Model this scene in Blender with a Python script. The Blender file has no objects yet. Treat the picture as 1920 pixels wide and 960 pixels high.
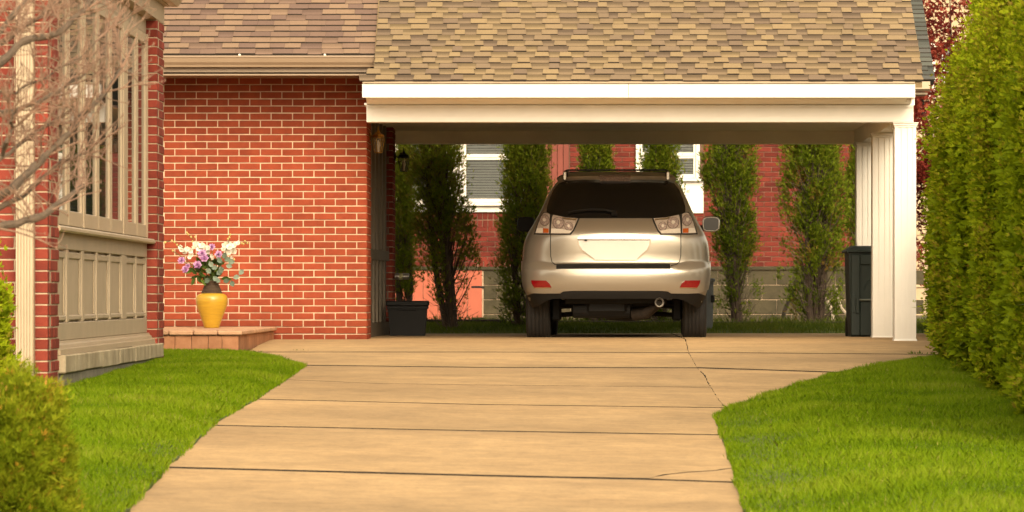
import bpy, bmesh, math, random
import numpy as np
from mathutils import Vector, Matrix, geometry

random.seed(7)
RNG = np.random.default_rng(11)
scn = bpy.context.scene
C = scn.collection
R = math.radians

# ------------------------------------------------------------------ camera, world, sun, exposure
F, CX, CY, EYE = 8000.0, 1000.0, 555.0, 0.43      # focal length in photo pixels, optical centre, eye height
cam_d = bpy.data.cameras.new('camera'); cam = bpy.data.objects.new('camera', cam_d); C.objects.link(cam)
cam.location = (0, 0, EYE); cam.rotation_euler = (R(90), 0, 0)
cam_d.sensor_width = 36.0; cam_d.lens = F / 1920 * 36.0
cam_d.shift_x = -(CX - 960) / 1920; cam_d.shift_y = (CY - 480) / 1920
cam_d.clip_start = 0.5; cam_d.clip_end = 2000
cam_d.dof.use_dof = True; cam_d.dof.focus_distance = 40.5; cam_d.dof.aperture_fstop = 13.0
scn.camera = cam

SUN_EL, SUN_AZ = 33.0, 170.0
w = bpy.data.worlds.new('World'); scn.world = w; w.use_nodes = True
nt = w.node_tree; nt.nodes.clear()
sky = nt.nodes.new('ShaderNodeTexSky'); sky.sky_type = 'NISHITA'; sky.sun_disc = False
sky.sun_elevation = R(SUN_EL); sky.sun_rotation = R(SUN_AZ); sky.air_density = 1.0; sky.dust_density = 3.5; sky.ozone_density = 0.6
hs = nt.nodes.new('ShaderNodeHueSaturation'); hs.inputs['Saturation'].default_value = 0.30
mul = nt.nodes.new('ShaderNodeMix'); mul.data_type = 'RGBA'; mul.blend_type = 'MULTIPLY'; mul.inputs['Factor'].default_value = 1.0
mul.inputs['B'].default_value = (1.0, 0.86, 0.65, 1)
bg = nt.nodes.new('ShaderNodeBackground'); bg.inputs['Strength'].default_value = 0.15
out = nt.nodes.new('ShaderNodeOutputWorld')
nt.links.new(sky.outputs[0], hs.inputs['Color']); nt.links.new(hs.outputs[0], mul.inputs['A'])
nt.links.new(mul.outputs['Result'], bg.inputs['Color']); nt.links.new(bg.outputs[0], out.inputs[0])

sl = bpy.data.lights.new('sun', 'SUN'); so = bpy.data.objects.new('sun', sl); C.objects.link(so)
sl.energy = 0.85; sl.angle = R(45); sl.color = (1.0, 0.86, 0.65)
sd = Vector((math.sin(R(SUN_AZ)) * math.cos(R(SUN_EL)), math.cos(R(SUN_AZ)) * math.cos(R(SUN_EL)), math.sin(R(SUN_EL))))
so.rotation_euler = sd.to_track_quat('Z', 'Y').to_euler(); so.location = sd * 60

scn.view_settings.view_transform = 'Standard'; scn.view_settings.look = 'None'
scn.view_settings.gamma = 1.0; scn.view_settings.use_curve_mapping = False
scn.view_settings.exposure = 1.34
scn.render.engine = 'CYCLES'
scn.cycles.max_bounces = 8; scn.cycles.diffuse_bounces = 6; scn.cycles.glossy_bounces = 3
scn.cycles.transparent_max_bounces = 8; scn.cycles.caustics_reflective = False; scn.cycles.caustics_refractive = False
scn.cycles.use_denoising = True

# ------------------------------------------------------------------ helpers: space
def ground(X, Y):
    """height of the ground: the drive climbs gently to the carport and falls a little to the right"""
    b = -0.6736 + 0.016875 * min(max(Y, -20), 39.9)
    s = min(max((36 - Y) / 10, 0), 1); s = s * s * (3 - 2 * s)
    b -= 0.018 * s * min(max(X, -3), 3)
    if Y > 46.6:
        b += 0.13 * min((Y - 46.6) / 2.4, 1)
    return b

def onground(px, py):
    """where a sight line of the photo meets the ground"""
    dx, dz = (px - CX) / F, -(py - CY) / F
    lo, hi = 4.0, 46.0
    for _ in range(50):
        m = (lo + hi) / 2
        if EYE + dz * m > ground(dx * m, m): lo = m
        else: hi = m
    return (dx * lo, lo)

def at(px, py, Y):
    return Vector(((px - CX) * Y / F, Y, EYE + (CY - py) * Y / F))
def atx(px, Y): return (px - CX) * Y / F
def atz(py, Y): return EYE + (CY - py) * Y / F

# ------------------------------------------------------------------ helpers: objects
def tag(o, label=None, cat=None, group=None, kind=None):
    if label: o['label'] = label
    if cat: o['category'] = cat
    if group: o['group'] = group
    if kind: o['kind'] = kind
    return o

LOCAL = set()
def root(name, loc, label, cat, group=None, rotz=0.0, local=False):
    o = bpy.data.objects.new(name, None); C.objects.link(o); o.location = loc; o.rotation_euler = (0, 0, rotz)
    o.empty_display_size = 0.2
    if local: LOCAL.add(o.name)
    return tag(o, label, cat, group)

def link(name, me, parent=None, loc=None):
    o = bpy.data.objects.new(name, me); C.objects.link(o)
    if loc is not None: o.location = loc
    if parent is not None:
        o.parent = parent
        if parent.type == 'EMPTY' and parent.name not in LOCAL:
            o.matrix_parent_inverse = Matrix.Translation(-Vector(parent.location))
    return o

class MB:
    def __init__(s): s.v = []; s.f = []; s.m = []; s.mi = 0
    def add(s, vs, fs):
        b = len(s.v); s.v += [tuple(p) for p in vs]
        for f in fs: s.f.append(tuple(b + i for i in f)); s.m.append(s.mi)
        return s
    def box(s, x0, x1, y0, y1, z0, z1, ch=0.0):
        if ch <= 0:
            vs = [(x, y, z) for z in (z0, z1) for y in (y0, y1) for x in (x0, x1)]
            return s.add(vs, [(0, 2, 3, 1), (4, 5, 7, 6), (0, 1, 5, 4), (2, 6, 7, 3), (0, 4, 6, 2), (1, 3, 7, 5)])
        # chamfered box: 24 vertices
        vs = []; idx = {}
        X = (x0, x1); Y = (y0, y1); Z = (z0, z1)
        for i in (0, 1):
            for j in (0, 1):
                for k in (0, 1):
                    sx, sy, sz = 1 - 2 * i, 1 - 2 * j, 1 - 2 * k
                    for ax in range(3):
                        p = [X[i], Y[j], Z[k]]
                        d = [sx * ch, sy * ch, sz * ch]
                        d[ax] = 0
                        idx[(i, j, k, ax)] = len(vs); vs.append((p[0] + d[0], p[1] + d[1], p[2] + d[2]))
        I = idx; fs = []
        for a in (0, 1):
            q = [I[(a, 0, 0, 0)], I[(a, 1, 0, 0)], I[(a, 1, 1, 0)], I[(a, 0, 1, 0)]]; fs.append(q if a else q[::-1])
            q = [I[(0, a, 0, 1)], I[(0, a, 1, 1)], I[(1, a, 1, 1)], I[(1, a, 0, 1)]]; fs.append(q if a else q[::-1])
            q = [I[(0, 0, a, 2)], I[(1, 0, a, 2)], I[(1, 1, a, 2)], I[(0, 1, a, 2)]]; fs.append(q if a else q[::-1])
        for a in (0, 1):
            for b in (0, 1):
                q = [I[(a, b, 0, 0)], I[(a, b, 1, 0)], I[(a, b, 1, 1)], I[(a, b, 0, 1)]]; fs.append(q if a == b else q[::-1])
                q = [I[(a, 0, b, 0)], I[(a, 0, b, 2)], I[(a, 1, b, 2)], I[(a, 1, b, 0)]]; fs.append(q if a != b else q[::-1])
                q = [I[(0, a, b, 1)], I[(0, a, b, 2)], I[(1, a, b, 2)], I[(1, a, b, 1)]]; fs.append(q if a == b else q[::-1])
        for i in (0, 1):
            for j in (0, 1):
                for k in (0, 1):
                    q = [I[(i, j, k, 0)], I[(i, j, k, 1)], I[(i, j, k, 2)]]
                    fs.append(q if (i + j + k) % 2 else q[::-1])
        return s.add(vs, fs)
    def prism(s, poly, axis, a, b):
        """polygon in the two other axes, extruded along axis ('x','y','z') from a to b"""
        n = len(poly)
        def P(u, v, t): return {'x': (t, u, v), 'y': (u, t, v), 'z': (u, v, t)}[axis]
        vs = [P(u, v, a) for u, v in poly] + [P(u, v, b) for u, v in poly]
        fs = [tuple(range(n))[::-1], tuple(range(n, 2 * n))] + [(i, (i + 1) % n, n + (i + 1) % n, n + i) for i in range(n)]
        return s.add(vs, fs)
    def tube(s, pts, rad, n=6, cap=True):
        pts = [Vector(p) for p in pts]; k = len(pts)
        if not hasattr(rad, '__len__'): rad = [rad] * k
        rings = []; prev = None
        for i, p in enumerate(pts):
            d = (pts[min(i + 1, k - 1)] - pts[max(i - 1, 0)])
            if d.length < 1e-9: d = Vector((0, 0, 1))
            d.normalize()
            if prev is None:
                a = Vector((0, 0, 1)) if abs(d.z) < 0.9 else Vector((1, 0, 0))
                u = d.cross(a).normalized()
            else:
                u = (prev - d * prev.dot(d)); u = u.normalized() if u.length > 1e-6 else d.orthogonal().normalized()
            prev = u; v = d.cross(u)
            rings.append([p + (u * math.cos(2 * math.pi * j / n) + v * math.sin(2 * math.pi * j / n)) * rad[i] for j in range(n)])
        vs = [q for r in rings for q in r]; fs = []
        for i in range(k - 1):
            for j in range(n):
                fs.append((i * n + j, i * n + (j + 1) % n, (i + 1) * n + (j + 1) % n, (i + 1) * n + j))
        if cap: fs += [tuple(range(n))[::-1], tuple(range((k - 1) * n, k * n))]
        return s.add(vs, fs)
    def lathe(s, prof, c=(0, 0, 0), n=24, axis='z', sx=1, sy=1):
        vs = []; k = len(prof)
        for r, h in prof:
            for j in range(n):
                a = 2 * math.pi * j / n; x, y = r * math.cos(a) * sx, r * math.sin(a) * sy
                p = {'z': (x, y, h), 'x': (h, x, y), 'y': (y, h, x)}[axis]
                vs.append((c[0] + p[0], c[1] + p[1], c[2] + p[2]))
        fs = [(i * n + j, i * n + (j + 1) % n, (i + 1) * n + (j + 1) % n, (i + 1) * n + j) for i in range(k - 1) for j in range(n)]
        fs += [tuple(range(n))[::-1], tuple(range((k - 1) * n, k * n))]
        return s.add(vs, fs)
    def mesh(s, name, mats, smooth=False):
        me = bpy.data.meshes.new(name); me.from_pydata(s.v, [], s.f); me.update()
        for m in (mats if isinstance(mats, (list, tuple)) else [mats]): me.materials.append(m)
        if any(s.m): me.polygons.foreach_set('material_index', s.m)
        if smooth: me.polygons.foreach_set('use_smooth', [True] * len(me.polygons)); 
        return me
    def build(s, name, mats, parent=None, smooth=False, loc=None, kind=None, recalc=False, label=None):
        me = s.mesh(name, mats, smooth)
        if recalc:
            bm = bmesh.new(); bm.from_mesh(me); bmesh.ops.recalc_face_normals(bm, faces=bm.faces); bm.to_mesh(me); bm.free()
        if smooth: me.set_sharp_from_angle(angle=R(40))
        o = link(name, me, parent, loc)
        if kind: o['kind'] = kind
        if label: o['label'] = label
        return o

def quads_mesh(name, V, mat, k=4, tint=None):
    """big mesh from a numpy array: V is (n, k, 3), n faces of k corners"""
    n = V.shape[0]
    me = bpy.data.meshes.new(name)
    me.vertices.add(n * k); me.vertices.foreach_set('co', np.ascontiguousarray(V, dtype=np.float32).ravel())
    me.loops.add(n * k); me.loops.foreach_set('vertex_index', np.arange(n * k, dtype=np.int32))
    me.polygons.add(n); me.polygons.foreach_set('loop_start', np.arange(0, n * k, k, dtype=np.int32))
    me.update(calc_edges=True)
    if tint is not None:
        a = me.attributes.new('tint', 'FLOAT', 'FACE'); a.data.foreach_set('value', np.ascontiguousarray(tint, dtype=np.float32))
    me.materials.append(mat)
    return me

def densify(poly, step):
    o = []
    n = len(poly)
    for i in range(n):
        a, b = Vector(poly[i][:2]), Vector(poly[(i + 1) % n][:2]); k = max(1, int(math.ceil((b - a).length / step)))
        o += [a + (b - a) * (j / k) for j in range(k)]
    return o

def inside_np(poly, P):
    x, y = P[:, 0], P[:, 1]; c = np.zeros(len(P), bool); n = len(poly)
    for i in range(n):
        x1, y1 = poly[i][:2]; x2, y2 = poly[(i + 1) % n][:2]
        if y1 == y2: continue
        t = ((y1 > y) != (y2 > y)) & (x < (x2 - x1) * (y - y1) / (y2 - y1) + x1)
        c ^= t
    return c

def edge_dist(poly, P):
    d = np.full(len(P), 1e9); n = len(poly)
    for i in range(n):
        a = np.array(poly[i][:2]); b = np.array(poly[(i + 1) % n][:2]); ab = b - a; L = (ab ** 2).sum()
        if L < 1e-12: continue
        t = np.clip(((P - a) @ ab) / L, 0, 1); q = a + t[:, None] * ab
        d = np.minimum(d, np.hypot(*(P - q).T))
    return d

def fill(poly, step, estep=None):
    """triangulated polygon with an even grid of inner points -> (2D verts, tris)"""
    E = densify(poly, estep or step)
    xs = [p.x for p in E]; ys = [p.y for p in E]
    gx, gy = np.meshgrid(np.arange(min(xs) + step / 2, max(xs), step), np.arange(min(ys) + step / 2, max(ys), step))
    G = np.stack([gx.ravel(), gy.ravel()], 1)
    if len(G):
        pl = [(p.x, p.y) for p in E]
        G = G[inside_np(pl, G)]
        if len(G): G = G[edge_dist(pl, G) > step * 0.4]
    V = E + [Vector((float(a), float(b))) for a, b in G]
    n = len(E)
    v, e, f, *_ = geometry.delaunay_2d_cdt(V, [(i, (i + 1) % n) for i in range(n)], [list(range(n))], 1, 1e-6)
    return [(p.x, p.y) for p in v], [tuple(t) for t in f]

def boundary(tris):
    cnt = {}
    for t in tris:
        for i in range(len(t)):
            a, b = t[i], t[(i + 1) % len(t)]
            if (b, a) in cnt: cnt.pop((b, a))
            else: cnt[(a, b)] = 1
    return list(cnt)

def sheet(name, poly, zf, thick, mat, parent=None, step=0.3, estep=None, kind=None, smooth=False, skirt=None):
    v, t = fill(poly, step, estep)
    top = [(x, y, zf(x, y)) for x, y in v]
    n = len(top); vs = top[:]; fs = []
    for a in t:
        p, q, r = (Vector(v[i]) for i in a[:3])
        fs.append(a if (q - p).cross(r - p) > 0 else a[::-1])
    if thick:
        B = boundary(fs); m = {}
        for a, b in B:
            for i in (a, b):
                if i not in m: m[i] = len(vs); vs.append((top[i][0], top[i][1], top[i][2] - thick))
            fs.append((b, a, m[a], m[b]))
    mb = MB(); mb.add(vs, fs)
    if skirt:
        for i in range(len(t), len(fs)): mb.m[i] = 1
        mat = [mat, skirt]
    return mb.build(name, mat, parent, smooth=smooth, kind=kind)

# ------------------------------------------------------------------ helpers: materials
def nodes(name):
    m = bpy.data.materials.new(name); m.use_nodes = True; t = m.node_tree
    return m, t, t.nodes['Principled BSDF']

def N(t, typ, **kw):
    n = t.nodes.new(typ)
    for k, v in kw.items():
        if k in n.inputs: n.inputs[k].default_value = v
        else: setattr(n, k, v)
    return n

def c4(c): return (c[0], c[1], c[2], 1)

def material(name, col, rough=0.6, metal=0.0, var=0.12, scale=6.0, bump=0.0, bscale=60.0, col2=None, detail=5.0,
             rnd=0.0, island=False, stretch=None, coat=0.0, spec=0.5, fine=0.0, finescale=200.0):
    """principled colour broken up by noise (col -> col2), optional per-object / per-island value shift, bump"""
    m, t, b = nodes(name)
    b.inputs['Roughness'].default_value = rough; b.inputs['Metallic'].default_value = metal
    b.inputs['Coat Weight'].default_value = coat; b.inputs['Specular IOR Level'].default_value = spec
    tc = N(t, 'ShaderNodeNewGeometry')
    vec = tc.outputs['Position']
    if stretch:
        mp = N(t, 'ShaderNodeMapping'); mp.inputs['Scale'].default_value = stretch; t.links.new(vec, mp.inputs[0]); vec = mp.outputs[0]
    no = N(t, 'ShaderNodeTexNoise', Scale=scale, Detail=detail, Roughness=0.62); t.links.new(vec, no.inputs['Vector'])
    cr = N(t, 'ShaderNodeValToRGB')
    d = col2 or tuple(max(0, x * (1 - 2 * var)) for x in col)
    cr.color_ramp.elements[0].position = 0.34; cr.color_ramp.elements[1].position = 0.68
    cr.color_ramp.elements[0].color = c4(d); cr.color_ramp.elements[1].color = c4(col)
    t.links.new(no.outputs['Fac'], cr.inputs[0]); c = cr.outputs[0]
    def scaled(c, fac_out, lo, hi):
        mr = N(t, 'ShaderNodeMapRange'); mr.inputs['To Min'].default_value = lo; mr.inputs['To Max'].default_value = hi
        t.links.new(fac_out, mr.inputs['Value'])
        mx = N(t, 'ShaderNodeVectorMath', operation='SCALE'); t.links.new(c, mx.inputs[0]); t.links.new(mr.outputs[0], mx.inputs['Scale'])
        return mx.outputs[0]
    if rnd:
        if island: f = tc.outputs['Random Per Island']
        else: f = N(t, 'ShaderNodeObjectInfo').outputs['Random']
        c = scaled(c, f, 1 - rnd, 1 + rnd)
    if fine:
        n3 = N(t, 'ShaderNodeTexNoise', Scale=finescale, Detail=2.0); t.links.new(tc.outputs['Position'], n3.inputs['Vector'])
        c = scaled(c, n3.outputs['Fac'], 1 - fine, 1 + fine)
    t.links.new(c, b.inputs['Base Color'])
    if bump:
        n2 = N(t, 'ShaderNodeTexNoise', Scale=bscale, Detail=4.0); t.links.new(tc.outputs['Position'], n2.inputs['Vector'])
        bp = N(t, 'ShaderNodeBump', Strength=bump, Distance=0.01); t.links.new(n2.outputs['Fac'], bp.inputs['Height']); t.links.new(bp.outputs[0], b.inputs['Normal'])
    return m

def leafmat(name, cols, trans=0.3, rough=0.55):
    """foliage: colour ramp over the per-leaf tint attribute, part of the light passes through"""
    m, t, b = nodes(name)
    a = N(t, 'ShaderNodeAttribute', attribute_name='tint'); cr = N(t, 'ShaderNodeValToRGB')
    e = cr.color_ramp.elements
    while len(e) < len(cols): e.new(0.5)
    for i, c in enumerate(cols): e[i].position = i / (len(cols) - 1); e[i].color = c4(c)
    t.links.new(a.outputs['Fac'], cr.inputs[0]); t.links.new(cr.outputs[0], b.inputs['Base Color'])
    b.inputs['Roughness'].default_value = rough; b.inputs['Specular IOR Level'].default_value = 0.08
    tr = N(t, 'ShaderNodeBsdfTranslucent'); mx = N(t, 'ShaderNodeMixShader'); mx.inputs[0].default_value = trans
    t.links.new(cr.outputs[0], tr.inputs[0]); t.links.new(b.outputs[0], mx.inputs[1]); t.links.new(tr.outputs[0], mx.inputs[2])
    t.links.new(mx.outputs[0], t.nodes['Material Output'].inputs[0])
    return m

def glassmat(name, base, rough=0.02, trans=0.0, spec=0.5):
    m, t, b = nodes(name)
    b.inputs['Base Color'].default_value = c4(base); b.inputs['Roughness'].default_value = rough; b.inputs['Specular IOR Level'].default_value = spec
    if trans:
        tp = N(t, 'ShaderNodeBsdfTransparent'); mx = N(t, 'ShaderNodeMixShader'); mx.inputs[0].default_value = 1 - trans
        t.links.new(tp.outputs[0], mx.inputs[1]); t.links.new(b.outputs[0], mx.inputs[2]); t.links.new(mx.outputs[0], t.nodes['Material Output'].inputs[0])
    return m

M = {}
BR, BR2 = (0.295, 0.062, 0.028), (0.235, 0.047, 0.023)
M['brick'] = material('brick_red', BR, 0.85, col2=BR2, scale=9, bump=0.35, bscale=160, rnd=0.10, fine=0.10, spec=0.15)
M['brick_j'] = material('brick_red_joined', BR, 0.85, col2=BR2, scale=9, bump=0.35, bscale=160, rnd=0.13, island=True, fine=0.10, spec=0.15)
BD, BD2 = (0.235, 0.045, 0.027), (0.165, 0.032, 0.023)
M['brick_dark'] = material('brick_dark_red', BD, 0.85, col2=BD2, scale=5, bump=0.35, bscale=160, rnd=0.22, fine=0.10, spec=0.15)
M['brick_dark_j'] = material('brick_dark_red_joined', BD, 0.85, col2=BD2, scale=5, bump=0.35, bscale=160, rnd=0.22, island=True, fine=0.10, spec=0.15)
M['mortar'] = material('mortar_cream', (0.74, 0.58, 0.41), 0.95, var=0.14, scale=14, bump=0.4, bscale=220, spec=0.15)
M['mortar_grey'] = material('mortar_grey', (0.48, 0.36, 0.25), 0.95, var=0.15, scale=14, bump=0.4, bscale=220, spec=0.15)
def concrete_mat():
    m = material('drive_concrete', (0.435, 0.286, 0.134), 0.9, col2=(0.368, 0.236, 0.106), scale=1.6, bump=0.25, bscale=90, rnd=0.05, fine=0.20, finescale=55, stretch=(0.6, 1.0, 1.0), detail=9)
    t = m.node_tree; b = t.nodes['Principled BSDF']; src = b.inputs['Base Color'].links[0].from_socket
    geo = N(t, 'ShaderNodeNewGeometry')
    for sc, lo, hi, p0, p1, st in ((0.45, 0.82, 1.04, .40, .60, (0.8, .8, 1)), (3.0, 0.87, 1.04, .34, .56, (1.0, .7, 1)), (9.0, 0.86, 1.05, .34, .60, (1.0, .8, 1)), (30.0, 0.76, 1.05, .30, .46, (1, 1, 1))):
        mp = N(t, 'ShaderNodeMapping'); mp.inputs['Scale'].default_value = st; t.links.new(geo.outputs['Position'], mp.inputs[0])
        no = N(t, 'ShaderNodeTexNoise', Scale=sc, Detail=6.0, Roughness=.65); t.links.new(mp.outputs[0], no.inputs['Vector'])
        mr = N(t, 'ShaderNodeMapRange'); mr.inputs['From Min'].default_value = p0; mr.inputs['From Max'].default_value = p1; mr.inputs['To Min'].default_value = lo; mr.inputs['To Max'].default_value = hi
        t.links.new(no.outputs['Fac'], mr.inputs['Value'])
        v = N(t, 'ShaderNodeVectorMath', operation='SCALE'); t.links.new(src, v.inputs[0]); t.links.new(mr.outputs[0], v.inputs['Scale']); src = v.outputs[0]
    t.links.new(src, b.inputs['Base Color'])
    return m
M['concrete'] = concrete_mat()
M['joint'] = material('joint_shadow', (0.030, 0.022, 0.014), 0.95, var=0.3, scale=9)  # shadow of the joints, painted on the slab edges as a dark colour
M['soil'] = material('soil', (0.15, 0.12, 0.08), 0.95, var=0.3, scale=5, bump=0.5)
M['turf'] = material('turf_base', (0.085, 0.115, 0.012), 0.95, col2=(0.055, 0.070, 0.010), scale=12, bump=0.5)
M['white'] = material('white_painted_metal', (0.74, 0.705, 0.64), 0.45, var=0.02, scale=3)
M['white2'] = material('white_painted_wood', (0.74, 0.70, 0.62), 0.55, var=0.05, scale=4)
M['beam'] = material('cream_beam_paint', (0.86, 0.82, 0.74), 0.55, var=0.03, scale=3)
M['ceil'] = material('carport_ceiling_paint', (0.86, 0.82, 0.74), 0.6, var=0.05, scale=3)
M['tan'] = material('tan_trim_paint', (0.36, 0.275, 0.175), 0.5, var=0.06, scale=3, bump=0.05)
M['tanlight'] = material('light_tan_metal', (0.42, 0.33, 0.22), 0.45, var=0.05, scale=4)
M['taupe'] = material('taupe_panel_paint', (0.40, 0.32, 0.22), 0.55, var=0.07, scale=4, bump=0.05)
M['sidepanel'] = material('shaded_panel_paint', (0.15, 0.12, 0.085), 0.6, var=0.1, scale=4, bump=0.05)  # darkened taupe: shade of the recessed side wall put into the colour
M['gutter'] = material('gutter_tan', (0.26, 0.185, 0.12), 0.4, var=0.07, scale=3)
M['stone'] = material('weathered_stone', (0.50, 0.42, 0.29), 0.9, col2=(0.32, 0.26, 0.17), scale=5, bump=0.5, bscale=40, stretch=(1, 1, 0.7), fine=0.15, spec=0.15)
M['foundation'] = material('grey_foundation', (0.26, 0.23, 0.17), 0.95, var=0.2, scale=9, bump=0.5)
M['terracotta'] = material('terracotta_tile', (0.46, 0.225, 0.12), 0.8, col2=(0.36, 0.165, 0.085), scale=9, bump=0.2, rnd=0.12, fine=0.12, spec=0.15)
M['terracap'] = material('terracotta_cap', (0.54, 0.33, 0.20), 0.8, col2=(0.44, 0.25, 0.15), scale=9, bump=0.2, rnd=0.08, fine=0.12, spec=0.15)
BB, BB2 = (0.165, 0.030, 0.019), (0.105, 0.021, 0.016)
M['brick_back'] = material('brick_brown_red', BB, 0.85, col2=BB2, scale=5, bump=0.35, bscale=160, rnd=0.25, fine=0.10, spec=0.15)
M['brick_back_j'] = material('brick_brown_red_joined', BB, 0.85, col2=BB2, scale=5, bump=0.35, bscale=160, rnd=0.25, island=True, fine=0.10, spec=0.15)
M['mortar_back'] = material('mortar_brown', (0.25, 0.145, 0.10), 0.95, var=0.35, scale=3, bump=0.4, bscale=220, spec=0.15)
M['dark'] = material('black_plastic', (0.012, 0.012, 0.012), 0.6, var=0.1, spec=0.2)
M['rubber'] = material('tyre_rubber', (0.022, 0.020, 0.019), 0.75, var=0.15, scale=8)
M['winglass'] = glassmat('window_glass', (0.03, 0.032, 0.03), 0.02)

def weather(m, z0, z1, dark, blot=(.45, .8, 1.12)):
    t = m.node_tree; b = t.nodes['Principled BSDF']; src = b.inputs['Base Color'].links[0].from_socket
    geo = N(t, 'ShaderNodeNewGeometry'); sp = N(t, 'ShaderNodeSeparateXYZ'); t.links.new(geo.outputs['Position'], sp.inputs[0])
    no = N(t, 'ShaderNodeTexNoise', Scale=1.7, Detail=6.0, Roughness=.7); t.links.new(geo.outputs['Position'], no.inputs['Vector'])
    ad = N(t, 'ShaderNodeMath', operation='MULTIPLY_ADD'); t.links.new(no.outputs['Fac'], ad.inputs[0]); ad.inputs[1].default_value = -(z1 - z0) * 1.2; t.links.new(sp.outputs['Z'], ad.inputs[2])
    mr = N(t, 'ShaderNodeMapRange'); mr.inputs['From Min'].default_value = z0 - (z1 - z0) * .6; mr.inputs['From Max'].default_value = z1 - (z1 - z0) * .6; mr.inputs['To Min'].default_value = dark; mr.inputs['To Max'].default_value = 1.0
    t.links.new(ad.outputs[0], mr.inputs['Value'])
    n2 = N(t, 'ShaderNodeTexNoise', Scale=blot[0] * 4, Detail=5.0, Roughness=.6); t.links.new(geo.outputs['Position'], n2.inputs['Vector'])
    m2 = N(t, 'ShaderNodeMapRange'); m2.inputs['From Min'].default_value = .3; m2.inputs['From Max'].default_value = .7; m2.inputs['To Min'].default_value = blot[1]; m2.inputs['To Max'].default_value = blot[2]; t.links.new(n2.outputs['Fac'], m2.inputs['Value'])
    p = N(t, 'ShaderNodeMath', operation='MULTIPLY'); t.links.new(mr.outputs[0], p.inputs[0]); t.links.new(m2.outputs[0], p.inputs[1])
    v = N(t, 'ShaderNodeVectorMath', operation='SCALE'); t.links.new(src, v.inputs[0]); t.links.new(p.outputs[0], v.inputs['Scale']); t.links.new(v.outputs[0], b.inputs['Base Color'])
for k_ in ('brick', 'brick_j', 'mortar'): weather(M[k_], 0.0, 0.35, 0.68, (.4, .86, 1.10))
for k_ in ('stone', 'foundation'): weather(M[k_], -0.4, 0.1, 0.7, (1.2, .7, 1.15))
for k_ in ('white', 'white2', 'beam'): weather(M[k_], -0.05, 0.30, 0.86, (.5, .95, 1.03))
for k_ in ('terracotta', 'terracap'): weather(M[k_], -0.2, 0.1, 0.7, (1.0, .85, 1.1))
# ================================================================== ground, drive, lawns
G = onground
def far_ground():
    xs = [-250, -60, -20, -8, -5, -3, -2, -1, 0, 1, 2, 3, 4, 6, 10, 25, 70, 250]
    ys = [-60, -5, 4, 8, 12, 16, 20, 24, 28, 32, 36, 39.9, 42, 46.5, 47, 47.8, 49, 60, 90, 200, 600]
    vs = [(x, y, ground(x, y) - 0.07) for y in ys for x in xs]; n = len(xs)
    fs = [(j * n + i, j * n + i + 1, (j + 1) * n + i + 1, (j + 1) * n + i) for j in range(len(ys) - 1) for i in range(n - 1)]
    return MB().add(vs, fs).build('ground', M['soil'], kind='structure')
far_ground()

drive = bpy.data.objects.new('driveway', None); C.objects.link(drive); drive['kind'] = 'structure'; drive.location = (0, 28, ground(0, 28))
def jit(poly, a=0.006, step=0.12):
    return [(p.x + random.uniform(-a, a), p.y + random.uniform(-a, a)) for p in densify(poly, step)]
def slab(poly, dz=0.0):
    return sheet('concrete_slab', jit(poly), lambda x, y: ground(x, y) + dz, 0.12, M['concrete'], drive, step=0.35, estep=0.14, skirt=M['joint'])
g = 0.010
def up(pts, d): return [(x, y + d) for x, y in pts]
def sd_(pts, d): return [(x + d, y) for x, y in pts]
J0L = [G(470, 664), G(900, 664), G(1291, 665)]; J0R = [G(1291, 665), G(1755, 669)]
J1L = [G(566, 688), G(893, 692), G(1307, 693)]; J1R = [G(1307, 693), G(1580, 702)]
J2 = [G(539, 714.7), G(710, 722), G(900, 724.6), G(1332, 729)]
J3 = [G(484, 751), G(900, 761), G(1358, 767)]
J4 = [G(396, 799), G(900, 809.5), G(1350, 817)]
J5 = [G(312, 876), G(900, 891.5), G(1215, 898), G(1385, 904)]
CR5 = [G(1215, 898), G(1246, 891), G(1290, 886), G(1340, 883), G(1376, 878)]
crk = [G(1285, 640), G(1291, 665)]; crk2 = [G(1291, 665), G(1307, 693)]; crk3 = [G(1307, 693), G(1320, 705), G(1332, 729)]; crk4 = [G(1332, 729), G(1358, 767)]
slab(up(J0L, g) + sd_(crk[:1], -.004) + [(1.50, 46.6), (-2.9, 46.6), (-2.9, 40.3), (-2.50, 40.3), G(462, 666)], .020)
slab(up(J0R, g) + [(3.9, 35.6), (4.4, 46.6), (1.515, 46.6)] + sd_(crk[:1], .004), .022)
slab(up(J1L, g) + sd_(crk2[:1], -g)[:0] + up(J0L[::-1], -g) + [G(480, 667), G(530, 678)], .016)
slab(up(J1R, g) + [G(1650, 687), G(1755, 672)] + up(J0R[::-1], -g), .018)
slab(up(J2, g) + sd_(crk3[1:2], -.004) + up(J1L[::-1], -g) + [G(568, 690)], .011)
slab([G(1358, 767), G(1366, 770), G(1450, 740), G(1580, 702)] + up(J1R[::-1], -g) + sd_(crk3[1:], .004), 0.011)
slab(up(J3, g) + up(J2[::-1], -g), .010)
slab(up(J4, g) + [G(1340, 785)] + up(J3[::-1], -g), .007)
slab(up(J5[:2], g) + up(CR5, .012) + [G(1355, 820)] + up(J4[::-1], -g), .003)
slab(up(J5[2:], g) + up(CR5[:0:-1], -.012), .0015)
slab([(-1.62, 10.5), (0.86, 10.5), G(1395, 960)] + up(J5[::-1], -g) + [G(232, 960)], -.0035)

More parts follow.
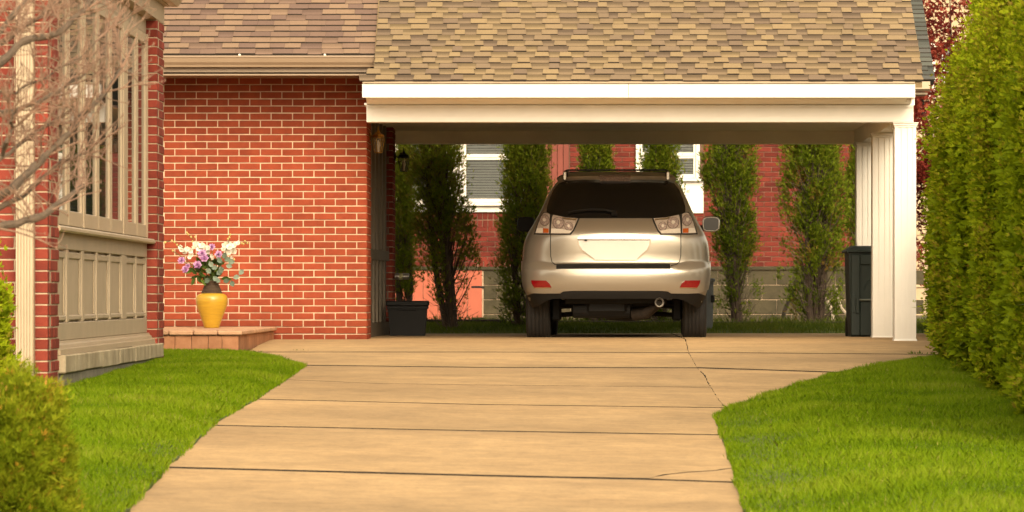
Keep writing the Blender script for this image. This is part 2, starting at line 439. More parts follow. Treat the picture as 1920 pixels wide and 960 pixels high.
lawn_polys = []
LE = [(-1.62, 10.5), G(232, 960), G(310, 875), G(400, 795), G(484, 746), G(535, 714), G(568, 690), G(545, 682), G(505, 672), G(466, 666)]
LL = [(x + 0.015, y) for x, y in LE] + [(-2.47, 35.9), (-6, 35.9), (-6, 10.5)]
RE = [G(1755, 673), G(1650, 687), G(1560, 705), G(1450, 740), G(1365, 770), G(1340, 785), G(1355, 820), G(1375, 880), G(1395, 960), (0.84, 10.5)]
RL = RE + [(6.5, 10.5), (6.5, 36.6), (3.7, 36.6)]
BL = [(-6.0, 46.63), (9.5, 46.63), (9.5, 48.2), (-6.0, 48.2)]
def lawnz(poly, base, rise, wd):
    P = np.array(poly)
    def f(x, y):
        d = edge_dist(poly, np.array([[x, y]]))[0]; s = min(d / wd, 1); s = s * s * (3 - 2 * s)
        return ground(x, y) + base + rise * s
    return f
lz = [lawnz(LL, 0.012, 0.03, 0.25), lawnz(RL, 0.012, 0.07, 0.6), lawnz(BL, 0.008, 0.03, 0.3)]
for poly, f in ((LL, lz[0]), (RL, lz[1]), (BL, lz[2])):
    sheet('lawn', jit(poly, 0.012, 0.25), f, 0.10, M['turf'], None, step=0.4, estep=0.2, kind='structure', smooth=True)

def grass(poly, zf, dens, h, wid, mat, clip=None, over=0.03):
    P = np.array(poly); x0, y0 = P.min(0); x1, y1 = P.max(0)
    if clip: x0, x1, y0, y1 = max(x0, clip[0]), min(x1, clip[1]), max(y0, clip[2]), min(y1, clip[3])
    n = int((x1 - x0) * (y1 - y0) * dens)
    Q = np.stack([RNG.uniform(x0, x1, n), RNG.uniform(y0, y1, n)], 1)
    ins = inside_np(poly, Q)
    ed = edge_dist(poly, Q)
    # ragged edge: some blades root a little outside
    lim = over * (0.45 + 0.25 * np.sin(Q[:, 1] * 3.1 + np.sin(Q[:, 0] * 2.7) * 2) + 0.3 * np.sin(Q[:, 1] * 8.3 + 1.7) * np.sin(Q[:, 0] * 11.9 + Q[:, 1] * 2.3)) * RNG.random(n)
    keep = ins | (ed < lim)
    Q, ed = Q[keep], ed[keep]; n = len(Q)
    # coarse lookup of the height function
    gx = np.linspace(x0 - .1, x1 + .1, 40); gy = np.linspace(y0 - .1, y1 + .1, 60)
    Z = np.array([[zf(a, b) for a in gx] for b in gy])
    u = (Q[:, 0] - gx[0]) / (gx[1] - gx[0]); v = (Q[:, 1] - gy[0]) / (gy[1] - gy[0])
    i = np.clip(u.astype(int), 0, 38); j = np.clip(v.astype(int), 0, 58); fu, fv = u - i, v - j
    z = Z[j, i] * (1 - fu) * (1 - fv) + Z[j, i + 1] * fu * (1 - fv) + Z[j + 1, i] * (1 - fu) * fv + Z[j + 1, i + 1] * fu * fv
    cl = 0.5 + 0.25 * np.sin(Q[:, 0] * 5.1 + 1.3 * np.sin(Q[:, 1] * 2.3)) + 0.25 * np.sin(Q[:, 1] * 3.7 + np.sin(Q[:, 0] * 6.1))
    H = h * (0.55 + 0.6 * RNG.random(n)) * (0.75 + 0.4 * cl)
    a = RNG.uniform(0, 2 * np.pi, n); W = wid * (0.6 + 0.8 * RNG.random(n))
    ax = np.stack([np.cos(a), np.sin(a), np.zeros(n)], 1) * W[:, None]
    b = RNG.uniform(0, 2 * np.pi, n); lean = RNG.uniform(0.1, 0.75, n) * H
    ln = np.stack([np.cos(b), np.sin(b), np.zeros(n)], 1) * lean[:, None]
    base = np.stack([Q[:, 0], Q[:, 1], z - 0.01], 1); upv = np.zeros((n, 3)); upv[:, 2] = H
    V = np.stack([base - ax, base + ax, base + upv * 0.6 + ln * 0.35 + ax * 0.75, base + upv + ln, base + upv * 0.6 + ln * 0.35 - ax * 0.75], 1)
    ti = np.clip(0.35 * RNG.random(n) + 0.5 * cl * 0.8 + 0.08 + 0.12 * RNG.standard_normal(n), 0, 1)
    pt = np.sin(Q[:, 0] * 1.9 + 2 * np.sin(Q[:, 1] * .9)) * np.sin(Q[:, 1] * 1.1 + 1.5 * np.sin(Q[:, 0] * 1.3)); ti = np.clip(ti + .13 * pt, 0, .8)
    dry = RNG.random(n) < 0.014 + .03 * (pt > .75); ti[dry] = 1.0
    o = link('grass', quads_mesh('grass', V, mat, 5, ti)); o['kind'] = 'stuff'
    return o
M['grass'] = leafmat('lawn_grass', [(0.076, 0.135, 0.002), (0.130, 0.222, 0.003), (0.172, 0.268, 0.005), (0.230, 0.312, 0.012), (0.34, 0.30, 0.08)], 0.35, 0.5)
M['grass_back'] = leafmat('rough_grass', [(0.045, 0.07, 0.008), (0.09, 0.13, 0.012), (0.13, 0.155, 0.02), (0.24, 0.21, 0.07)], 0.35, 0.6)
grass(LL, lz[0], 7200, 0.040, 0.0017, M['grass'], (-3.4, 9, 15, 36.2))
grass(RL, lz[1], 6400, 0.042, 0.0017, M['grass'], (0.7, 3.9, 15, 36.6))
grass(BL, lz[2], 2600, 0.055, 0.0030, M['grass_back'], (-2.2, 5.0, 46.5, 48.2), 0.06)
grass([(-2.4, 48.35), (5.5, 48.35), (5.5, 49.6), (-2.4, 49.6)], lambda x, y: ground(x, y) - 0.02, 420, 0.12, 0.004, M['grass_back'])

# ================================================================== bricks
COURSE, PITCH, JO = 0.0677, 0.2032, 0.0095
def brick_mesh(mat, L=PITCH - JO, H=COURSE - JO, D=0.09):
    return MB().box(-L / 2, L / 2, 0, D, -H / 2, H / 2, 0.0025).mesh('brick', mat)
def brick_run(x0, x1, z0, rows, holes=(), off=0.0):
    """running bond cells: (centre x, width, centre z); holes are (x0,x1,z0,z1)"""
    o = []
    for r in range(rows):
        z = z0 + COURSE * (r + 0.5); x = x0 - (PITCH / 2 if (r % 2) else 0) + off
        while x < x1 - 0.02:
            segs = [(max(x, x0), min(x + PITCH, x1))]
            for hx0, hx1, hz0, hz1 in holes:
                if hz0 < z < hz1:
                    ns = []
                    for a, b in segs:
                        if b <= hx0 or a >= hx1: ns.append((a, b)); continue
                        if a < hx0: ns.append((a, hx0))
                        if b > hx1: ns.append((hx1, b))
                    segs = ns
            for a, b in segs:
                if b - a > 0.03: o.append(((a + b) / 2, b - a - JO, z))
            x += PITCH
    return o
def lay(cells, y, me, parent, matj, keep=300, key=None, D=0.09):
    """the first `keep` cells as bricks of their own, the rest joined into one part"""
    if key: cells = sorted(cells, key=key)
    L0 = PITCH - JO
    for cx, wd, cz in cells[:keep]:
        o = link('brick', me, parent)
        o.matrix_local = Matrix.Translation((cx, y + random.uniform(-0.002, 0.0025), cz + random.uniform(-.0012, .0012))) @ Matrix.Rotation(random.uniform(-.006, .006), 4, 'Y') @ Matrix.Diagonal((wd / L0, 1, 1, 1))
    if len(cells) > keep:
        mb = MB(); h = (COURSE - JO) / 2
        for cx, wd, cz in cells[keep:]:
            yy = y + random.uniform(-0.002, 0.0025)
            mb.box(cx - wd / 2, cx + wd / 2, yy, yy + D, cz - h, cz + h, 0.0025)
        mb.build('brickwork', matj, parent, kind='stuff')

# ================================================================== shingle roofs
M['asphalt'] = material('asphalt_edge_shadow', (0.05, 0.037, 0.026), 0.95, var=.2, scale=30)  # dark cut asphalt that also paints in the shadow line under each course
def shinglemat(name, cols, rough=0.95, island=False, band=0.56):
    m, t, b = nodes(name); b.inputs['Roughness'].default_value = rough; b.inputs['Specular IOR Level'].default_value = 0.2
    geo = N(t, 'ShaderNodeNewGeometry')
    f = geo.outputs['Random Per Island'] if island else N(t, 'ShaderNodeObjectInfo').outputs['Random']
    cr = N(t, 'ShaderNodeValToRGB'); e = cr.color_ramp.elements; cr.color_ramp.interpolation = 'CONSTANT'
    while len(e) < len(cols): e.new(0.5)
    for i, c in enumerate(cols): e[i].position = i / len(cols); e[i].color = c4(c)
    t.links.new(f, cr.inputs[0])
    n1 = N(t, 'ShaderNodeTexNoise', Scale=140.0, Detail=2.0); t.links.new(geo.outputs['Position'], n1.inputs['Vector'])
    n2 = N(t, 'ShaderNodeTexNoise', Scale=1.3, Detail=4.0); t.links.new(geo.outputs['Position'], n2.inputs['Vector'])
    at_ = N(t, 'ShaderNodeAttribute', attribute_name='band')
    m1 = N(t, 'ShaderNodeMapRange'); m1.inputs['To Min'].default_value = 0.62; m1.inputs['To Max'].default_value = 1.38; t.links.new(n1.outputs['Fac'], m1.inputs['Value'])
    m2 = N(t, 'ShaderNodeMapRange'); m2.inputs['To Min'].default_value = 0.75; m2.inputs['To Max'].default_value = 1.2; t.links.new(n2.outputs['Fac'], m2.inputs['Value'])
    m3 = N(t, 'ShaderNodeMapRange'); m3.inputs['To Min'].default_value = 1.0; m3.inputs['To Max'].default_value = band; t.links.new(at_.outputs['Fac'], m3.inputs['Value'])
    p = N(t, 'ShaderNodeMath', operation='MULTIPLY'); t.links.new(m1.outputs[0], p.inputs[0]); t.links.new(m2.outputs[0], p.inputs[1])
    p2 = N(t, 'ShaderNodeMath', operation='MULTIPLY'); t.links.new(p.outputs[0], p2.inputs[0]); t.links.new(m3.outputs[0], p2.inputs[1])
    s = N(t, 'ShaderNodeVectorMath', operation='SCALE'); t.links.new(cr.outputs[0], s.inputs[0]); t.links.new(p2.outputs[0], s.inputs['Scale'])
    t.links.new(s.outputs[0], b.inputs['Base Color'])
    return m
TANS = [(0.242, 0.175, 0.097), (0.186, 0.134, 0.086), (0.228, 0.165, 0.094), (0.166, 0.119, 0.080), (0.250, 0.181, 0.098), (0.202, 0.145, 0.088), (0.217, 0.157, 0.092)]
BRNS = [(0.225, 0.150, 0.100), (0.172, 0.112, 0.083), (0.202, 0.134, 0.093), (0.150, 0.098, 0.076), (0.232, 0.156, 0.102), (0.184, 0.121, 0.087)]
M['shing_tan'] = shinglemat('tan_shingle', TANS); M['shing_tan_j'] = shinglemat('tan_shingle_joined', TANS, island=True)
M['shing_brn'] = shinglemat('brown_shingle', BRNS, band=0.75); M['shing_brn_j'] = shinglemat('brown_shingle_joined', BRNS, island=True, band=0.75)
GRYS = [(0.075, 0.080, 0.070), (0.095, 0.10, 0.085), (0.065, 0.068, 0.06), (0.085, 0.085, 0.078)]
M['shing_gry'] = shinglemat('grey_shingle', GRYS); M['shing_gry_j'] = shinglemat('grey_shingle_joined', GRYS, island=True)

def shingle_geo(e, t, low, skew=0.0, wd=1.0):
    """one shingle in slope coordinates: x across, y up the slope, z off the deck; butt edge thick, printed shade band on low ones"""
    h = [(0, t), (e * 0.45, t * 0.62), (e * 0.62, t * 0.5), (e * 1.12, 0.0015)]
    vs = []; a = -wd / 2; b = wd / 2
    for y, z in h: vs += [(a + skew * y, y, z), (b - skew * y, y, z)]
    vs += [(a, 0, -0.004), (b, 0, -0.004), (a + skew * e, e * 1.12, -0.004), (b - skew * e, e * 1.12, -0.004)]
    fs = [(0, 1, 3, 2), (2, 3, 5, 4), (4, 5, 7, 6), (8, 0, 2, 4, 6, 10), (9, 11, 7, 5, 3, 1), (8, 9, 1, 0)]
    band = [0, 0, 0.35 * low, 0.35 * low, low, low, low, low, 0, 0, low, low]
    return vs, fs, band
def shingle_mesh(e, t, low, skew, mat):
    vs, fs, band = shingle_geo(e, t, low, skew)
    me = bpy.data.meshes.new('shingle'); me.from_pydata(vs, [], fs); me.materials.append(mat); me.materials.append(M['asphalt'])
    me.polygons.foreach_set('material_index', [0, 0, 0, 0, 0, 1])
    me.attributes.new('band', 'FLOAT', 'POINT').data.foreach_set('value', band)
    return me
def shingle_roof(parent, x0f, x1f, y0, z0, pitch, e, rows, mat, matj, keep=300, wr=(0.10, 0.24), laminated=True, vis=None, rows_own=99):
    """x0f(v), x1f(v): left and right ends at distance v up the slope"""
    T = Matrix.Translation((0, y0, z0)) @ Matrix.Rotation(pitch, 4, 'X')
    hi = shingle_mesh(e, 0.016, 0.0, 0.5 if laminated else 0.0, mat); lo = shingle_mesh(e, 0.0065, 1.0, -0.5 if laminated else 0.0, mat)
    cells = []
    for r in range(rows):
        v = r * e; x = x0f(v); end = x1f(v); k = random.random() < .5
        while x < end - 0.005:
            wd = random.uniform(*wr)
            if end - x - wd < 0.05: wd = end - x
            cells.append((x + wd / 2, v, wd, (k if laminated else (random.random() < 0.86)), r)); x += wd; k = not k
    own = [c for c in cells if c[4] < rows_own]
    if vis: own.sort(key=vis)
    own, rest = own[:keep], own[keep:] + [c for c in cells if c[4] >= rows_own]
    for cx, v, wd, k, r in own:
        o = link('shingle', hi if k else lo, parent)
        o.matrix_local = T @ Matrix.Translation((cx, v + random.uniform(-.003, .003), random.uniform(0, .002))) @ Matrix.Rotation(random.uniform(-.006, .006), 4, 'Z') @ Matrix.Diagonal((wd - 0.002, 1, 1, 1))
    if rest:
        V, Fc, B = [], [], []
        for cx, v, wd, k, r in rest:
            vs, fs, bd = shingle_geo(e, 0.013 if k else 0.0065, 0.0 if k else 1.0, 0.0, wd - 0.002)
            b0 = len(V); dv = random.uniform(-.003, .003)
            V += [tuple(T @ Vector((cx + a, v + dv + b, c))) for a, b, c in vs]; Fc += [tuple(b0 + i for i in f) for f in fs]; B += bd
        me = bpy.data.meshes.new('shingle_courses'); me.from_pydata(V, [], Fc); me.materials.append(matj); me.materials.append(M['asphalt'])
        me.polygons.foreach_set('material_index', [0, 0, 0, 0, 0, 1] * len(rest))
        me.attributes.new('band', 'FLOAT', 'POINT').data.foreach_set('value', B)
        link('shingle_courses', me, parent)['kind'] = 'stuff'

# ================================================================== the garage (brick wall left of the carport)
PITCHA = math.atan(0.622)
WY = 40.5
garage = root('brick_garage', (-3.2, WY, 0), 'red brick garage with tan gutter and brown shingle roof, joined to the carport', 'garage')
gx1 = atx(689, WY); gx0 = -4.9; gz0 = 0.0; gz1 = 0.0677 * 37
gw = MB().box(gx0 - 1.5, gx1 - 0.012, WY + 0.008, WY + 0.28, gz0 - 0.1, gz1 + 0.05).box(gx0 - 1.5, gx1 - 0.25, WY + 5.2, WY + 5.4, 0, gz1).build('wall', M['mortar'], garage)
cells = brick_run(gx0, gx1, gz0, 37, off=(gx1 - gx0) % PITCH)
bm_ = brick_mesh(M['brick'])
vx0 = atx(306, WY)
lay([c for c in cells if c[0] > vx0 - 0.05], WY, bm_, gw, M['brick_j'], 300, key=lambda c: (c[0] < -2.9 and c[2] < 0.85, -c[0]))
# side pier of the wall, seen edge on: returns of the corner bricks
side = MB().box(gx1 - 0.25, gx1 - 0.006, WY + 0.28, WY + 0.90, -0.1, gz1).build('wall_return', M['mortar'], garage)
sb = MB().box(-0.045, 0, -0.098, 0.098, -0.029, 0.029, 0.0025).mesh('brick', M['brick'])
for r in range(34):
    zz = COURSE * (r + .5); y = WY + 0.20 if r % 2 else WY + 0.30
    ks = 0
    while y + .1 < WY + 0.95 and ks < 4:
        o = link('brick', sb, side); o.matrix_local = Matrix.Translation((gx1 + random.uniform(-.001, .002), y, zz)); y += PITCH; ks += 1
# panelled side wall, recessed between two piers
pan = MB()
P0, P1 = Vector((-1.72, 41.40)), Vector((-1.545, 45.2))
def side_panel(mb, t0, t1, z0, z1, out):
    a = P0.lerp(P1, t0); b = P0.lerp(P1, t1); n = Vector((1, -0.05)).normalized()
    q = [(a - n * 0.1), (b - n * 0.1), (b + n * out), (a + n * out)]
    mb.prism([(p.x, p.y) for p in q], 'z', z0, z1)
side_panel(pan, -0.1, 1.05, -0.05, 2.6, 0.0)
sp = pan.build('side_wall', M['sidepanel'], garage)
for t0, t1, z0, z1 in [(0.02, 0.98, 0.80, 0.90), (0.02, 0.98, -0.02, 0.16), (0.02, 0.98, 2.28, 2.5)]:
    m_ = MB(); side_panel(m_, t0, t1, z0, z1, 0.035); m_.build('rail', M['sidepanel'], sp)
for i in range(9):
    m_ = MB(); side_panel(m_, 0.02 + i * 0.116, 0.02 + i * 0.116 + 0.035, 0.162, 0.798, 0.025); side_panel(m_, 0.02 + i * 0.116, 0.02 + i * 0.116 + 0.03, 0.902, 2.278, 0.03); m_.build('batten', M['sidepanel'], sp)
# second pier at the back
p2x = atx(737, 45.0)
pier = MB().box(p2x - 0.30, p2x - 0.008, 45.008, 45.78, -0.05, 2.6).build('pier', M['mortar_grey'], garage)
bd_ = brick_mesh(M['brick_dark'])
sbd = MB().box(-0.045, 0, -0.098, 0.098, -0.029, 0.029, 0.0025).mesh('brick', M['brick_dark'])
for r in range(36):
    zz = COURSE * (r + .5)
    wds = [(p2x - 0.1016, 0.194), (p2x - 0.254, 0.09)] if r % 2 else [(p2x - 0.0508, 0.092), (p2x - 0.2032, 0.194)]
    for cx, wd in wds:
        o = link('brick', bd_, pier); o.matrix_local = Matrix.Translation((cx, 45.0 + random.uniform(-.002, .002), zz)) @ Matrix.Diagonal((wd / (PITCH - JO), 1, 1, 1))
    for y in ((45.30, 45.51, 45.70) if r % 2 else (45.20, 45.41, 45.61)):
        o = link('brick', sbd, pier); o.matrix_local = Matrix.Translation((p2x + random.uniform(-.001, .002), y, zz))
# eave: frieze, soffit, fascia, gutter
GY, GZ = 39.55, atz(104, 39.55)
gr1 = atx(703, GY)
MB().box(gx0 - 1.5, gx1 - 0.01, WY - 0.035, WY + 0.005, atz(143, WY), atz(143, WY) + 0.12).build('frieze_board', M['gutter'], garage)
MB().box(gx0 - 1.5, gr1 - 0.06, GY + 0.10, WY - 0.03, GZ - 0.165, GZ - 0.15).build('soffit', M['gutter'], garage)
MB().box(gx0 - 1.5, gr1 - 0.05, GY + 0.10, GY + 0.125, GZ - 0.18, GZ - 0.03).build('fascia_board', M['gutter'], garage)
gp = [(GY + 0.095, GZ - 0.004), (GY + 0.095, GZ - 0.105), (GY + 0.035, GZ - 0.105), (GY + 0.030, GZ - 0.085), (GY + 0.012, GZ - 0.062), (GY + 0.003, GZ - 0.02), (GY - 0.004, GZ - 0.016), (GY - 0.004, GZ), (GY + 0.008, GZ), (GY + 0.008, GZ - 0.012), (GY + 0.02, GZ - 0.06), (GY + 0.04, GZ - 0.095), (GY + 0.085, GZ - 0.095), (GY + 0.085, GZ - 0.004)]
gut = MB().prism(gp, 'x', gx0 - 1.5, gr1).build('gutter', M['gutter'], garage, recalc=True)
for px in (449, 609):
    x = atx(px, GY)
    MB().tube([(x, GY - 0.002, GZ + 0.006), (x, GY + 0.09, GZ + 0.006)], 0.011, 8).build('gutter_spike', M['white'], gut)
ex = 0.111
rk = lambda v: gr1 + (atx(714, 40.8) - gr1) * v / 1.4
gdeck = MB()
ry = 4.2; rz = ry * 0.622
gdeck.prism([(GY + 0.06, GZ - 0.01), (GY + ry, GZ - 0.01 + rz - .04), (GY + 2 * ry - 0.3, GZ - 0.01), (GY + 2 * ry - 0.3, GZ - 0.10), (GY + 0.13, GZ - 0.10)], 'x', gx0 - 1.5, gr1 - 0.04)
groof = gdeck.build('roof', M['shing_brn_j'], garage, recalc=True)
shingle_roof(groof, lambda v: atx(290, GY) - random.uniform(0, .15), rk, GY + 0.05, GZ + 0.008, PITCHA, ex, 18, M['shing_brn'], M['shing_brn_j'], 300, (0.13, 0.20), False, rows_own=12)

# ================================================================== the carport
carport = root('carport', (1.0, 39.1, 0), 'open carport with tan shingle roof, white fascia and fluted columns', 'carport')
FY = 39.1
fx0, fx1 = atx(679, FY), atx(1716, FY)
for a_, b_ in ((fx0, fx0 + 2.44), (fx0 + 2.443, fx1)): MB().box(a_, b_, FY + random.uniform(0, .002), FY + 0.035, atz(183, FY), atz(157.5, FY), 0.003).build('fascia_board', M['white'], carport)
MB().box(fx0 + 0.004, fx1 - 0.004, FY - 0.012, FY + 0.03, atz(157, FY) + 0.003, atz(152, FY)).build('drip_edge', M['tan'], carport)
BY = 39.52
bx0, bx1 = atx(687, BY), atx(1713, BY)
bzt, bzb = atz(197, BY), atz(229, BY)
sof = MB().prism([(FY + 0.036, atz(183, FY) + 0.004), (BY + 0.02, bzt + 0.002), (BY + 0.02, bzt + 0.02), (FY + 0.036, atz(183, FY) + 0.022)], 'x', fx0 + 0.03, fx1 - 0.012).build('soffit', M['beam'], carport, recalc=True)
MB().box(bx0, bx1, BY, BY + 0.20, bzb, bzt, 0.004).build('front_beam', M['white'], carport)
MB().box(bx0 + 0.01, bx1 - 0.004, BY - 0.012, BY - 0.001, bzt - 0.025, bzt - 0.001).build('beam_molding', M['white2'], carport)
RBY = 45.95
rzb = atz(269.5, RBY)
MB().box(-1.60, atx(1602, RBY), RBY, RBY + 0.2, rzb, rzb + 0.42, 0.004).build('rear_beam', M['beam'], carport)
# side beam over the columns
sb0, sb1 = atx(1677, 39.73), atx(1713, 39.73)
MB().prism([(sb0 + 0.0, 39.73), (sb1 - 0.002, 39.73), (sb1 + 0.16, RBY + 0.2), (sb0 + 0.10, RBY + 0.2)], 'z', bzb + 0.004, bzt + 0.1).build('side_beam', M['beam'], carport, recalc=True)
MB().prism([(-1.575, 39.74), (sb1 - 0.01, 39.74), (sb1 + 0.15, RBY + 0.25), (-1.72, RBY + 0.25), (-1.72, 41.5), (-1.575, 41.5)], 'z', bzt + 0.01, bzt + 0.03).build('ceiling', M['ceil'], carport, recalc=True)
def column(cx, cy, z0, zt, wd=0.198):
    h = wd / 2; col = None
    # fluted box: each face has raised flats and shallow grooves
    prof = []
    fl = [-h, -h + .03, -h + .036, -h + .056, -h + .062, -0.012, -0.006, 0.014, 0.02, h - .062, h - .056, h - .036, h - .03, h]
    dep = [0, 0, .009, .009, 0, 0, .009, .009, 0, 0, .009, .009, 0]
    for k in range(4):
        a = math.pi / 2 * k
        for i in range(13):
            for u in ((fl[i], fl[i + 1]) if i in (0, 12) else (fl[i], fl[i + 1])):
                d = dep[i] if i % 2 == 0 or True else 0
                p = (u, -h + (dep[i] if dep[i] else 0))
                prof.append((cx + p[0] * math.cos(a) - p[1] * math.sin(a), cy + p[0] * math.sin(a) + p[1] * math.cos(a)))
    q = [prof[0]]
    for p in prof[1:]:
        if (p[0] - q[-1][0]) ** 2 + (p[1] - q[-1][1]) ** 2 > 1e-9: q.append(p)
    col = MB().prism(q, 'z', z0 + 0.01, zt - 0.005).build('column', M['white'], carport, recalc=True)
    b = MB()
    prof2 = [(h + .028, z0), (h + .028, z0 + .012), (h + .020, z0 + .018), (h + .010, z0 + .040), (h + .004, z0 + .055)]
    vs = []
    for r_, z in prof2: vs += [(cx - r_, cy - r_, z), (cx + r_, cy - r_, z), (cx + r_, cy + r_, z), (cx - r_, cy + r_, z)]
    fs = [(i * 4 + j, i * 4 + (j + 1) % 4, (i + 1) * 4 + (j + 1) % 4, (i + 1) * 4 + j) for i in range(4) for j in range(4)] + [(3, 2, 1, 0), (16, 17, 18, 19)]
    b.add(vs, fs); b.build('base', M['white'], col)
    c = MB().box(cx - h - .004, cx + h + .004, cy - h - .004, cy + h + .004, zt - .05, zt - .034, .003)
    c.box(cx - h - .012, cx + h + .012, cy - h - .012, cy + h + .012, zt - .033, zt - .014, .003).box(cx - h - .02, cx + h + .02, cy - h - .02, cy + h + .02, zt - .013, zt - .002, .003)
    c.build('capital', M['white'], col)
C1 = (atx(1696, 39.62), 39.62)
column(C1[0], C1[1], ground(*C1) - 0.018, bzb)
C2 = (atx(1653.5, 42.2), 42.2); column(C2[0], C2[1], -0.018, bzb + 0.003)
C3 = (atx(1622.5, 44.7), 44.7); column(C3[0], C3[1], -0.018, bzb + 0.003)
# roof
RZ = atz(153, FY) + 0.005
ly = lambda v: (atx(674, FY) if v < 0.05 else atx(686, FY) if v < 0.16 else gr1 + 0.003 if v < 0.40 else rk(v - 0.40) + 0.004)
ryx = lambda v: atx(1731.5, FY) + 0.0 * v
cd = MB(); run = 3.75
cd.prism([(FY + 0.0, RZ - 0.012), (FY + run, RZ - 0.012 + run * .622), (FY + 2 * run, RZ - 0.012), (FY + 2 * run, RZ - 0.07), (FY + run, RZ - .09 + run * .622), (FY + 0.02, RZ - 0.06)], 'x', -1.47, atx(1731.5, FY) - 0.012)
croof = cd.build('roof', M['shing_tan_j'], carport, recalc=True)
shingle_roof(croof, ly, ryx, FY - 0.02, RZ, PITCHA, 0.1095, 20, M['shing_tan'], M['shing_tan_j'], 300, (0.085, 0.20), True, rows_own=14,
             vis=lambda c: (c[4] >= 8, random.random()))
# gable end under the roof, right side
gx = atx(1713, BY) - 0.06
MB().prism([(FY + 0.1, bzt + 0.02), (FY + 0.55, bzt + 0.02), (RBY + 0.2, bzt + 0.02), (RBY + 0.6, RZ - .05), (FY + run, RZ - .12 + run * .622), (FY + 0.1, RZ - 0.09)], 'x', gx - 0.03, gx + 0.03).build('gable_siding', M['white2'], carport, recalc=True)
MB().prism([(FY + 0.037, RZ - 0.075), (FY + run, RZ - .10 + run * .622), (FY + run, RZ - .26 + run * .622), (FY + 0.037, RZ - 0.22)], 'x', fx1 - 0.03, fx1 - 0.001).build('rake_board', M['white'], carport, recalc=True)
# ================================================================== the brick house on the left with its bay window
HX = -2.907
house = root('brick_house', (-4.0, 25.6, ground(-3, 25.6)), 'brick house at the left with a tan bay window facing the drive', 'house')
hz0 = -0.30
hw = MB().box(-7.5, HX - 0.005, 25.565, 26.17, hz0 - .1, 3.6).box(-7.5, -3.05, 26.12, 33.2, hz0 - .1, 3.6)  .box(-7.5, -2.887, 32.706, 33.30, hz0 + 0.12, 3.0).build('wall', M['mortar_grey'], house)
bh = brick_mesh(M['brick_dark'])
sbh = MB().box(-0.045, 0, -0.098, 0.098, -0.029, 0.029, 0.0025).mesh('brick', M['brick_dark'])
Y1 = 25.56
for r in range(1, 42):
    zz = hz0 + COURSE * (r + .5)
    ws = [(HX - 0.0992, 0.194), (HX - 0.3024, .194)] if r % 2 else [(HX - 0.0475, 0.091), (HX - 0.2006, .194), (HX - .4038, .194)]
    if zz < 2.62:
        for cx, wd in ws:
            o = link('brick', bh, hw); o.matrix_local = Matrix.Translation((cx, Y1 + random.uniform(-.002, .002), zz)) @ Matrix.Diagonal((wd / (PITCH - JO), 1, 1, 1))
        for y in ((25.77, 25.975) if r % 2 else (25.86, 26.06)):
            if y + .1 < 26.19:
                o = link('brick', sbh, hw); o.matrix_local = Matrix.Translation((HX + random.uniform(-.001, .002), y, zz))
X3 = -2.882
for r in range(2, 42):
    zz = hz0 + 0.07 + COURSE * (r + .5)
    if zz > 2.52: break
    for cx, wd in ([(X3 - 0.0992, 0.194)] if r % 2 else [(X3 - 0.0475, 0.091), (X3 - 0.2006, .194)]):
        o = link('brick', bh, hw); o.matrix_local = Matrix.Translation((cx, 32.70 + random.uniform(-.002, .002), zz)) @ Matrix.Diagonal((wd / (PITCH - JO), 1, 1, 1))
    for y in ((32.895 + .015, 33.10 + .015) if r % 2 else (33.0, 33.205)):
        o = link('brick', sbh, hw); o.matrix_local = Matrix.Translation((X3 + random.uniform(-.001, .002), y, zz))
# bay window
BX = -2.955
bay = MB().box(-3.06, -2.999, 26.14, 32.69, 0.84, 2.56).build('bay_window', M['tan'], house)
zs, zh = 0.873, 2.434
def member(name, y0, y1, z0, z1, x, parent, m='tanlight', xb=-2.998):
    return MB().box(xb, x, y0, y1, z0, z1, 0.004).build(name, M[m], parent)
member('head_board', 26.14, 32.69, zh + 0.003, 2.56, BX - 0.012, bay, 'taupe')
member('jamb', 26.14, 26.26, zs + .002, zh, BX + 0.004, bay); member('jamb', 32.63, 32.69, zs + .002, zh, BX + 0.004, bay)
member('mullion', 30.75, 31.02, zs + .002, zh, BX + 0.006, bay); member('mullion', 28.02, 28.10, zs + .002, zh, BX + 0.006, bay)
M['blind'] = material('white_blind', (0.6, 0.58, 0.52), 0.6)
for y0, y1 in ((26.27, 27.12), (27.14, 28.01), (28.11, 28.97), (28.99, 29.85), (29.87, 30.74), (31.03, 31.82), (31.84, 32.62)):
    s = MB(); x = BX; xb = -2.9985
    s.box(xb, x, y0, y0 + .075, zs + .004, zh - .003, .004).box(xb, x, y1 - .075, y1, zs + .004, zh - .003, .004)
    s.box(xb, x, y0 + .0755, y1 - .0755, zs + .004, zs + .10, .004).box(xb, x, y0 + .0755, y1 - .0755, zh - .085, zh - .003, .004)
    s.box(xb, x - .018, y0 + .076, y0 + .095, zs + .101, zh - .086, .003).box(xb, x - .018, y1 - .095, y1 - .076, zs + .101, zh - .086, .003)
    sash = s.build('sash', M['tanlight'], bay)
    ya, yb = y0 + .06, y1 - .06
    MB().prism([(-3.0, ya), (-2.9860, ya), (-2.9860 + .0215 * (yb - ya), yb), (-3.0, yb)], 'z', zs + .09, zh - .08).build('pane', M['winglass'], sash, recalc=True)
MB().prism([(-3.05, 0.835), (-2.905, 0.828), (-2.895, 0.838), (-2.895, 0.855), (-2.91, 0.866), (-3.05, 0.872)], 'y', 26.14, 32.98).build('sill', M['tanlight'], bay, recalc=True)
pb = MB().box(-3.06, -2.992, 26.14, 32.69, 0.07, 0.834).build('bay_base', M['taupe'], house)
zp0, zp1 = 0.262, 0.725
member('rail', 26.14, 32.69, zp1, 0.832, -2.960, pb, 'taupe', -2.991); member('rail', 26.14, 32.69, 0.15, zp0, -2.960, pb, 'taupe', -2.991)
